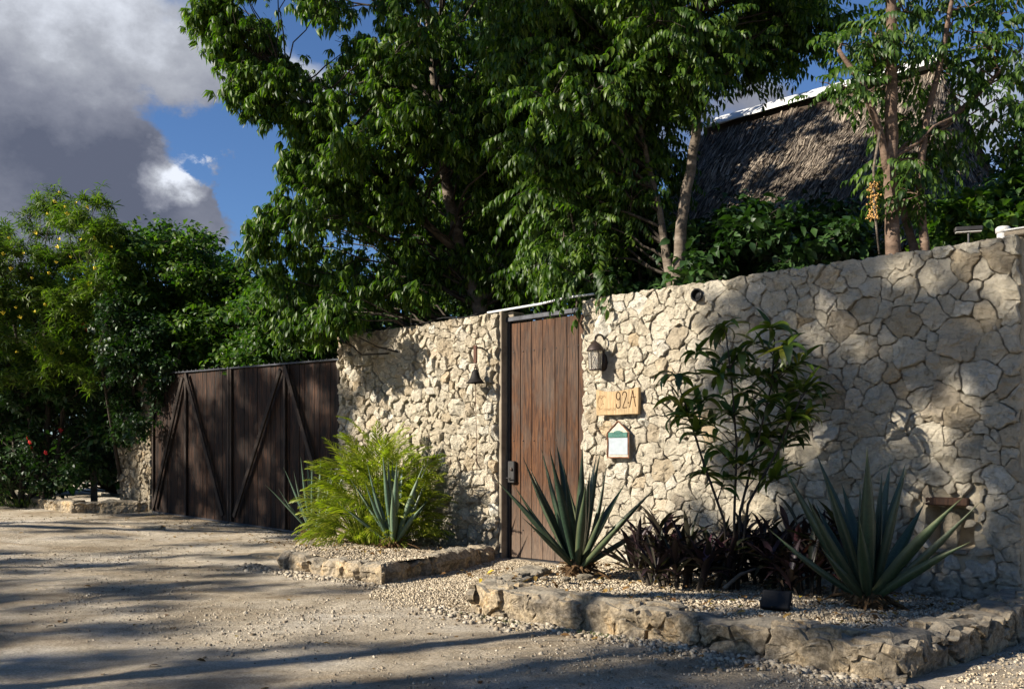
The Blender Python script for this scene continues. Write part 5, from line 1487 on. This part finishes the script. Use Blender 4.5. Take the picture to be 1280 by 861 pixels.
# big tree left of centre
poly1 = [(255, 5), (262, 35), (300, 90), (305, 120), (350, 135), (372, 150), (385, 185), (362, 205), (378, 245), (350, 262), (325, 290), (328, 325), (345, 360), (352, 405), (372, 430), (425, 412), (600, 372), (720, 330), (760, 200), (760, -130), (420, -160), (285, -60)]
def yr1(x, y):
    lo = 12.3 if x < 480 else 12.3 + (x-480)*0.002
    return (lo if y > 200 else 11.5, 15.5 if y > 200 else 16.0)
c1 = [c for c in clumps_from_poly(poly1, yr1, 185, 0.44, 101) if not (project(c[0])[0] < 440 and project(c[0])[1] < 190 and int(c[0].x*1000) % 3 == 0)] + clumps_from_poly([(420, 60), (720, 20), (740, 330), (600, 372), (400, 420), (350, 380), (335, 320), (390, 250)], lambda x, y: (11.7, 12.6) if y < 200 else (12.2, 13.2), 58, 0.42, 107)
c1 += [(at(px, py, Y), 0.26) for px, py, Y in ((256, 20, 12.0), (270, 8, 12.1), (280, 48, 12.0), (325, 135, 12.1), (345, 100, 12.0), (262, 18, 12.0), (285, 35, 12.1), (292, 62, 12.2), (300, 88, 12.0), (318, 105, 12.2), (300, 120, 12.1), (338, 118, 12.3), (365, 140, 12.2), (375, 165, 12.3), (335, 60, 12.4), (360, 85, 12.2), (400, 120, 12.3), (395, 160, 12.3), (366, 205, 12.4), (385, 215, 12.5), (350, 262, 12.5), (325, 285, 12.5), (322, 310, 12.6), (345, 345, 12.6), (360, 380, 12.6), (365, 415, 12.6), (395, 405, 12.4), (430, 395, 12.2))]
t1 = W(-1.6, -1.4); t1b = at(560, 240, 13.6)
make_tree('broadleaf_tree', 'biggest dark tree left of centre with drooping leaf clusters above the bell wall', 'tree',
          [([t1, at(600, 385, t1.y+0.1), at(575, 310, 13.4), t1b, at(545, 130, 13.5), at(530, -40, 13.5)], [0.13, 0.11, 0.09, 0.08, 0.06, 0.03]),
           ([at(600, 385, t1.y+0.1), at(630, 300, 13.8), at(660, 180, 14), at(680, 20, 14)], [0.09, 0.08, 0.06, 0.03]),
           ([at(578, 320, 13.4), at(500, 250, 13), at(430, 180, 12.6), at(350, 95, 12.2)], [0.06, 0.05, 0.04, 0.02])],
          c1, PALM_T, M['leaf_main'], M['bark_grey'], 201, twigs=13, per_twig=5, size=(0.55, 1.0), parts=290, limb_r=0.024, tilt=0.4, limb_mat=M['bark_dark'])

# second tree behind the door and the right wall
poly2 = [(640, -140), (1000, -140), (1015, -20), (1000, 30), (960, 45), (900, 60), (870, 110), (845, 160), (838, 215), (830, 270), (800, 290), (740, 290), (720, 330), (660, 340), (640, 200)]
c2 = clumps_from_poly(poly2, lambda x, y: (9.6 if y < 130 else 10.6, 13.4), 195, 0.42, 102)
c2 += [(at(px, py, Y), 0.3) for px, py, Y in ((1030, 35, 10.8), (1010, 65, 10.9), (965, 70, 11), (990, 20, 10.8), (925, 85, 11), (800, 270, 11.5), (760, 290, 12), (690, 300, 12), (815, 300, 12), (720, 200, 11), (905, 60, 11))]
tb = W(2.05, -0.75)
make_tree('broadleaf_tree', 'second tall dark tree with a pale leaning trunk just right of the door', 'tree',
          [([Vector((tb.x, tb.y, 0)), at(846, 340, tb.y), at(855, 260, tb.y+0.1), at(870, 170, tb.y+0.2), at(876, 90, tb.y+0.3), at(870, -60, tb.y+0.4)], [0.075, 0.07, 0.062, 0.055, 0.04, 0.02]),
           ([Vector((tb.x-0.1, tb.y+0.3, 0)), at(838, 345, tb.y+0.4), at(825, 265, tb.y+0.6), at(800, 160, tb.y+0.8), at(760, 20, tb.y+0.9)], [0.065, 0.06, 0.04, 0.03, 0.02])],
          c2, PINN_T + PALM_T, M['leaf_main'], M['bark_grey'], 202, twigs=10, per_twig=5, size=(0.55, 0.9), parts=240, limb_r=0.02, limb_mat=M['bark_dark'], leafname='leaf_spray')

# young feathery tree leaning over the door: bright drooping fronds
c3 = [(at(px, py, Y), 0.20) for px, py, Y in ((700, 222, 11.3), (722, 240, 11.3), (712, 265, 11.3), (735, 280, 11.2), (705, 295, 11.4), (728, 315, 11.3), (748, 340, 10.5), (715, 340, 11.4), (698, 330, 11.5), (752, 315, 11.0), (768, 290, 11.3), (688, 248, 11.5), (735, 215, 11.4))]
b3 = W(0.35, -0.9)
make_tree('young_tree', 'slender young tree with long bright drooping fronds above the wooden door', 'tree', [([Vector((b3.x, b3.y, 0)), at(722, 380, b3.y), at(720, 300, 11.3), at(708, 235, 11.2)], [0.03, 0.026, 0.018, 0.01])],
          c3, BIGP_T, M['leaf_right'], M['bark_grey'], 203, twigs=4, per_twig=2, size=(0.6, 0.85), parts=120, limb_r=0.010, leafname='frond')

# right hand trees behind the wall
q = W(3.82, -0.55); q2 = W(4.05, -0.75)
c4 = [(at(px, py, Y), 0.26) for px, py, Y in ((1045, 110, 8.8), (1062, 60, 9), (1075, 40, 9), (1090, 60, 8.7), (1100, 95, 8.8), (1125, 50, 8.7), (1140, 75, 8.8), (1130, 15, 8.9), (1140, 150, 9), (1165, 165, 8.9), (1130, 225, 8.7), (1160, 200, 9), (1180, 180, 9), (1150, 245, 8.6), (1115, 215, 8.7),
      (1190, 120, 9.1), (1175, 90, 9.1), (1200, 65, 9), (1215, 40, 9), (1235, 60, 8.9), (1230, 90, 9), (1255, 55, 9), (1190, 30, 9.2), (1210, 10, 9.2), (1170, 15, 9.2), (1250, 20, 9.1), (1270, 95, 8.9), (1265, 130, 8.9), (1245, 150, 9), (1085, 120, 9.2), (1150, -20, 9), (1100, -40, 9), (1220, -40, 9), (1270, -10, 9), (1235, 105, 9.0))]
make_tree('slender_tree', 'slender tree with pinkish ringed trunk and sparse feathery leaves behind the right wall', 'tree',
          [([Vector((q.x, q.y, 0)), at(1117, 318, q.y), at(1113, 200, q.y), at(1114, 90, q.y), at(1112, -60, q.y)], [0.076, 0.070, 0.062, 0.053, 0.040]),
           ([at(1110, 215, q.y), at(1098, 160, q.y-0.05), at(1078, 105, q.y-0.1), at(1048, 62, q.y-0.1)], [0.04, 0.036, 0.03, 0.018])],
          c4[:15] + c4[-8:-5], PINN_T, M['leaf_right'], M['bark_pink'], 204, twigs=5, per_twig=3, size=(0.5, 0.82), parts=280, limb_r=0.018, leafname='leaf_spray')
make_tree('slender_tree', 'thinner forked tree right of the pinkish trunk, leaning out over the right wall end', 'tree',
          [([Vector((q2.x, q2.y, 0)), at(1156, 305, q2.y), at(1149, 220, q2.y), at(1158, 150, q2.y+0.1), at(1178, 70, q2.y+0.2), at(1195, -30, q2.y+0.2)], [0.046, 0.043, 0.037, 0.031, 0.025, 0.016]),
           ([Vector((q2.x-0.1, q2.y+0.1, 0)), at(1143, 312, q2.y+0.1), at(1128, 260, q2.y+0.1), at(1113, 235, q2.y+0.1)], [0.045, 0.042, 0.035, 0.02]),
           ([at(1175, 160, q2.y+0.2), at(1215, 125, 9), at(1250, 90, 9), at(1278, 60, 9)], [0.03, 0.025, 0.02, 0.012])],
          c4[15:-8] + c4[-5:], PINN_T, M['leaf_right'], M['bark_pink'], 205, twigs=5, per_twig=2, size=(0.5, 0.85), parts=280, limb_r=0.016, leafname='leaf_spray')
# dry hanging seed stalk
mb = MB(); a = at(1100, 165, 8.6)
mb.tube([(0, 0, 0), at(1092, 210, 8.55)-a, at(1093, 260, 8.5)-a, at(1099, 318, 8.5)-a], [0.014, 0.012, 0.012, 0.008], 6)
o = thing('dry_seed_stalk', 'orange brown dry seed cluster hanging in front of the pinkish trunk', 'seed stalk', a)
mb.build('stalk', M['bark_grey'], o, True)
R = random.Random(6); mb = MB(); vv = []
tvp = MB()
for _ in range(150):
    t = R.random(); p = at(1092 + R.gauss(0, 4), 228 + 46*t, 8.52) - a; p += Vector((0, R.gauss(0, 0.03), 0)); r = R.uniform(0.007, 0.014)
    mb.add([p+Vector(v)*r for v in ((1,0,0),(-1,0,0),(0,1,0),(0,-1,0),(0,0,1),(0,0,-1))], [(0,2,4),(2,1,4),(1,3,4),(3,0,4),(2,0,5),(1,2,5),(3,1,5),(0,3,5)])
oo = mb.build('seeds', plain('dry_seed', (0.42, 0.24, 0.08), 0.8, 0.2, 0, 0.3), o); oo['kind'] = 'stuff'

# dark understorey behind the walls
def under(name, label, poly, yr, n, seed, tmpl, mat, r=0.4, tw=9, pt=5, parts=0, size=(0.7, 1.1), base=None, bark=None, **kw):
    cl = clumps_from_poly(poly, yr, n, r, seed)
    cx = sum(c[0].x for c in cl)/len(cl); cy = sum(c[0].y for c in cl)/len(cl); zm = sum(c[0].z for c in cl)/len(cl)
    bs = base or Vector((cx, cy, gz(cx, cy)-0.05)); top = Vector((cx, cy, zm))
    trunks = [([bs, bs.lerp(top, 0.5)+Vector((0.1, 0, 0)), top], [0.07, 0.055, 0.03])]
    for k in range(3):
        e = top + Vector((math.cos(k*2.1)*0.9, math.sin(k*2.1)*0.6, 0.1)); trunks.append(([bs + Vector((0.1*math.cos(k), 0.1*math.sin(k), 0)), bs.lerp(e, 0.5), e], [0.045, 0.035, 0.02]))
    return make_tree(name, label, 'tree' if 'tree' in name else 'shrub', trunks, cl, tmpl, mat, bark or M['bark_dark'], seed, twigs=tw, per_twig=pt, size=size, parts=parts, orient='rand', tilt=1.0, limb_r=0.022, **kw)
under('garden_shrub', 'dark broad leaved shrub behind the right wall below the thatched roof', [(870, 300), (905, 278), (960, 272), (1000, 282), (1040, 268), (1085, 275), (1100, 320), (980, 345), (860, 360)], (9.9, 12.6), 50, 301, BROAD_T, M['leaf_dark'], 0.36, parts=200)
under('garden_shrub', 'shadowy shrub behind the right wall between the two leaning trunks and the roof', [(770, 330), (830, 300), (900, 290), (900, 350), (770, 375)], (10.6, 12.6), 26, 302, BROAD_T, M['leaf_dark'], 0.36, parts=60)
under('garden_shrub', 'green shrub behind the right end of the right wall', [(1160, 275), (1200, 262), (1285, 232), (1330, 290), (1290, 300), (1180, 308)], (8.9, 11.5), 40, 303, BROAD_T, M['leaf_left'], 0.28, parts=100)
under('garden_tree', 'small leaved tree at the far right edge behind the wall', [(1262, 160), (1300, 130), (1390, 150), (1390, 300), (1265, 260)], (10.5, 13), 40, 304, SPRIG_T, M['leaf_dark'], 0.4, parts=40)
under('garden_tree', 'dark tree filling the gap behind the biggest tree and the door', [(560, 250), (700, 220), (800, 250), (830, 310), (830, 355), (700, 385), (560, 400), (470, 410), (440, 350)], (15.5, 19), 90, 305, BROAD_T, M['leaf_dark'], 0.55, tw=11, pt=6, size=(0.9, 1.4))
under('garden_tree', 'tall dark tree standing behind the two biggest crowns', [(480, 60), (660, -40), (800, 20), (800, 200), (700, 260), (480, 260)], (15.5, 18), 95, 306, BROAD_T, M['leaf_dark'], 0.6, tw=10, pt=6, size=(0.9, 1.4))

# trees and bushes beyond the gate
under('garden_tree', 'rounded bright green tree beyond the far gate leaf', [(150, 330), (165, 300), (200, 288), (235, 300), (262, 300), (300, 335), (330, 350), (320, 440), (280, 462), (180, 465), (150, 440)], (17.8, 21), 135, 311, SPRIG_T, M['leaf_left'], 0.5, tw=10, pt=5, parts=290, size=(1.0, 1.45))
under('garden_tree', 'lower green tree beyond the nearer gate leaf', [(300, 350), (330, 348), (365, 365), (400, 372), (450, 385), (450, 440), (300, 460)], (16.2, 19.5), 85, 312, SPRIG_T, M['leaf_left'], 0.45, tw=11, pt=6, parts=150, size=(0.9, 1.3))
ol = under('flowering_tree', 'tall yellow flowering tree with narrow leaves at the far left', [(-60, 300), (0, 278), (22, 262), (40, 262), (62, 232), (78, 232), (92, 252), (122, 248), (150, 285), (165, 320), (160, 400), (168, 470), (120, 500), (60, 480), (-60, 480)], (17.6, 20.5), 150, 313, STAR_T, M['leaf_oleander'], 0.42, tw=9, pt=5, parts=290, size=(1.0, 1.5), leafname='leaf_whorl')
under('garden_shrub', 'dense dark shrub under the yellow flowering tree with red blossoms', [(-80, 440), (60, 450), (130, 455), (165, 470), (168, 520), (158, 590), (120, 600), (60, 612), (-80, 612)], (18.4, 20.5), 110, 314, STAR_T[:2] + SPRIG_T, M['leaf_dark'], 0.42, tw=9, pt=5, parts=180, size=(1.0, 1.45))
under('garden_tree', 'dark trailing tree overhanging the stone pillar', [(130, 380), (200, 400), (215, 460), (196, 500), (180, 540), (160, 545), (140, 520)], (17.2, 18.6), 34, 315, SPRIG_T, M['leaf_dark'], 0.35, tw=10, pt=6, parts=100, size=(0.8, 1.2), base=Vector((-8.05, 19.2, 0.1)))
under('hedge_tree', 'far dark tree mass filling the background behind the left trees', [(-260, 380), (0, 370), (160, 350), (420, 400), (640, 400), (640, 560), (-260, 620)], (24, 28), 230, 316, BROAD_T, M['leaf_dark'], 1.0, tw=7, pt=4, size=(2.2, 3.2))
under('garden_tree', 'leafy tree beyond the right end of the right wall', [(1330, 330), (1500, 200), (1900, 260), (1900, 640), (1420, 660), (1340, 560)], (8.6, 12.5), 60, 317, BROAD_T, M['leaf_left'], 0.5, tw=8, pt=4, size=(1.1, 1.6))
# thin tree trunk on the far bed
mb = MB(); b = on_z(118, 625, 0.3); mb.tube([(0, 0, -0.2), at(117, 580, b.y)-Vector((b.x, b.y, 0.3)), at(119, 500, b.y)-Vector((b.x, b.y, 0.3)), at(116, 440, b.y)-Vector((b.x, b.y, 0.3))], [0.075, 0.06, 0.05, 0.04], 8)
o = mb.build('tree_trunk', M['bark_grey'], None, True, loc=(b.x, b.y, 0.3)); props(o, 'thin bare grey trunk rising from the far kerb bed', 'tree')

def flowers():
    R = random.Random(8)
    tv = MB(); n = 5
    def petals(r, tall):
        vs = [(0, 0, 0)]; fs = []
        for k in range(n):
            a = 2*math.pi*k/n; b = len(vs)
            vs += [(r*math.cos(a-.35), r*math.sin(a-.35), tall), (r*1.1*math.cos(a), r*1.1*math.sin(a), tall*1.15), (r*math.cos(a+.35), r*math.sin(a+.35), tall)]
            fs += [(0, b, b+1), (0, b+1, b+2)]
        return np.array(vs, float), np.array(fs)
    yv, yf = petals(0.045, 0.07); rv, rf = petals(0.05, 0.025)
    me = np_mesh('blossom', yv, tris=yf); me.materials.append(M['flower_yellow'])
    C = [c for c in ol.children if c.name.startswith('leaf_whorl')]
    spots = [(74, 240), (68, 252), (80, 260), (85, 272), (58, 270), (110, 262), (95, 255), (48, 292), (75, 300), (72, 312), (100, 300), (122, 300), (20, 385), (5, 395), (25, 400), (42, 392), (10, 300), (40, 350), (62, 345), (90, 350), (15, 340), (55, 380), (110, 360), (30, 320), (140, 310), (3, 320), (70, 330), (118, 338), (88, 325), (152, 448), (45, 435), (75, 442), (20, 442)]
    for (px, py) in spots:
        p = at(px+R.uniform(-2, 2), py+R.uniform(-2, 2), 17.6)
        o = link('blossom', me, None, ol, p - ol.location, (R.uniform(-.8, .8), R.uniform(-.8, .8), 0), R.uniform(0.55, 1.0))
    me = np_mesh('hibiscus_blossom', rv, tris=rf); me.materials.append(M['flower_red'])
    sh = [x for x in COL.objects if x.get('label', '').startswith('dense dark shrub under')][0]
    for (px, py) in ((36, 553), (38, 560), (56, 566), (75, 538), (104, 406), (106, 412), (150, 498), (33, 548)):
        p = at(px, py, 18.0); link('red_blossom', me, None, sh, p - sh.location, (1.3, 0, R.uniform(0, 3)), R.uniform(0.6, 0.9))
flowers()

def grass_patch(label, sampler, n, hgt, seed):
    tv, tf = leaflet(1.0, 0.06, -0.3, 0.2, 3); tv = rx(tv, rot_mat(0, 1.2)); R = random.Random(seed)
    P = np.array([sampler(R) for _ in range(n)]); V, Fc = instance(tv, tf, rand_rot(n, 0.5), NR.uniform(hgt*0.5, hgt*1.2, n), P)
    o = link('grass', np_mesh('grass', V, tris=Fc), M['grass']); props(o, label, None, None, 'stuff')
def gs(R):
    px, py = R.uniform(-40, 62), R.uniform(606, 634); p = on_z(px, py, 0.2); return (p.x, p.y, 0.19)
grass_patch('short bright grass at the far left kerb end', gs, 3500, 0.22, 1)
def gs2(R):
    s = R.choice((1.9, 2.4, 2.9, 3.1, 3.3)) + R.gauss(0, 0.12); p = W(s, 3.04 + abs(R.gauss(0, 0.05))); return (p.x, p.y, gz(p.x, p.y))
grass_patch('thin weeds at the foot of the right kerb', gs2, 420, 0.035, 2)

# ------------------------------------------------------------------ trees across the road that throw the long shade (outside the frame)
def shade_tree(label, targets, t_range, trunk, seed, r=(0.3, 0.6), twigs=7, per=5, size=(1.0, 1.5), tmpl=None):
    R = random.Random(seed); cl = []
    for P in targets:
        t = R.uniform(*t_range); c = Vector(P) + TOSUN * t
        cl.append((c, R.uniform(*r)))
    top = sum((c for c, _ in cl), Vector())/len(cl)
    b = Vector(trunk)
    trunks = [([b, b.lerp(top, 0.4)+Vector((0.1, 0.2, 0)), top], [0.16, 0.12, 0.06])]
    make_tree('roadside_tree', label, 'tree', trunks, cl, tmpl or SPRIG_T, M['leaf_left'], M['bark_grey'], seed, twigs=twigs, per_twig=per, size=size, orient='rand', tilt=1.0, limb_r=0.013, twig_r=0.004, flat=0.8)
R = random.Random(55)
lit = [(1035, 380, 24), (1152, 345, 26), (1085, 442, 26), (1110, 440, 16), (1225, 332, 18), (1200, 488, 24), (1255, 372, 24), (1235, 400, 20), (1155, 535, 26), (1190, 585, 28), (1120, 500, 20), (1252, 640, 16), (1212, 640, 20), (1185, 700, 22), (1010, 560, 16), (1165, 620, 22), (940, 640, 22), (1005, 420, 14)]
tg = []
while len(tg) < 250:
    px, py = R.uniform(875, 1290), R.uniform(300, 760)
    s, z = wall_px(px, py)
    if z > 3.15 or z < 0: continue
    if py > 520 and R.random() < 0.35: continue
    if any((px-a)**2+(py-b)**2 < (c*0.9+14)**2 for a, b, c in lit): continue
    if px < 960 and R.random() < 0.6: continue
    tg.append(W(s, 0, z))
shade_tree('tree across the road that shades the right wall', tg, (11.5, 16), (-10.5, 1.0, 0), 401, (0.09, 0.19), 6, 4, (0.65, 0.95))
tg = []
while len(tg) < 26:
    px, py = R.uniform(840, 1290), R.uniform(722, 790)
    if R.random() < 0.5 and px < 1000: continue
    tg.append(on_z(px, py, 0.2))
for _ in range(16): tg.append(at(R.uniform(985, 1180), R.uniform(590, 730), 6.75))
shade_tree('tree across the road that shades the right bed', tg, (13, 18), (-12.5, -0.5, 0), 402, (0.12, 0.28), 7, 4, (0.8, 1.2))
tg = []
while len(tg) < 40:
    px, py = R.uniform(-60, 1120), R.uniform(808, 905)
    if py < 815 and (px < 230 or px > 850) and R.random() < 0.6: continue
    if 520 < px < 620 and R.random() < 0.3: continue
    tg.append(on_z(px, py, 0.0))
shade_tree('tree across the road that stripes the foreground with shade', tg, (14, 19), (-15, -2.6, 0), 403, (0.12, 0.34), 7, 4, (0.8, 1.2))
tg = []
while len(tg) < 62:
    px, py = R.uniform(-150, 450), R.uniform(648, 800)
    if py > 735 and px > 190: continue
    if py > 700 and px > 420: continue
    if R.random() < (py-640)/300: continue
    tg.append(on_z(px, py, 0.05))
shade_tree('tree down the road that stripes the ground before the gate', tg, (15, 21), (-21, 5.5, 0), 404, (0.15, 0.42), 7, 4, (0.8, 1.3))
tg = []; litg = [(215, 490, 16), (250, 480, 20), (205, 560, 16), (262, 600, 14), (268, 640, 14), (305, 555, 10), (385, 480, 20), (400, 520, 14), (345, 630, 10)]
while len(tg) < 110:
    px, py = R.uniform(140, 430), R.uniform(455, 665)
    if any((px-a)**2+(py-b)**2 < c*c*1.3 for a, b, c in litg): continue
    s, z = wall_px(px, py); tg.append(W(s, 0, max(0, z)))
shade_tree('tree down the road that dapples the wooden gate', tg, (13, 18), (-19, 11.0, 0), 405, (0.25, 0.5), 8, 5, (0.9, 1.4))
tg = [at(R.uniform(640, 880), R.uniform(0, 225), R.uniform(10.5, 12)) for _ in range(55)]
shade_tree('tallest tree across the road, unseen, added to shade the crown behind the door', tg, (15, 22), (-22, 14, 0), 406, (0.35, 0.6), 7, 5, (1.2, 1.8))  # unseen tree, added only to darken the crown behind the door
print('objects', len(COL.objects), 'tris', sum(len(m.loops)-2*len(m.polygons) for m in bpy.data.meshes))
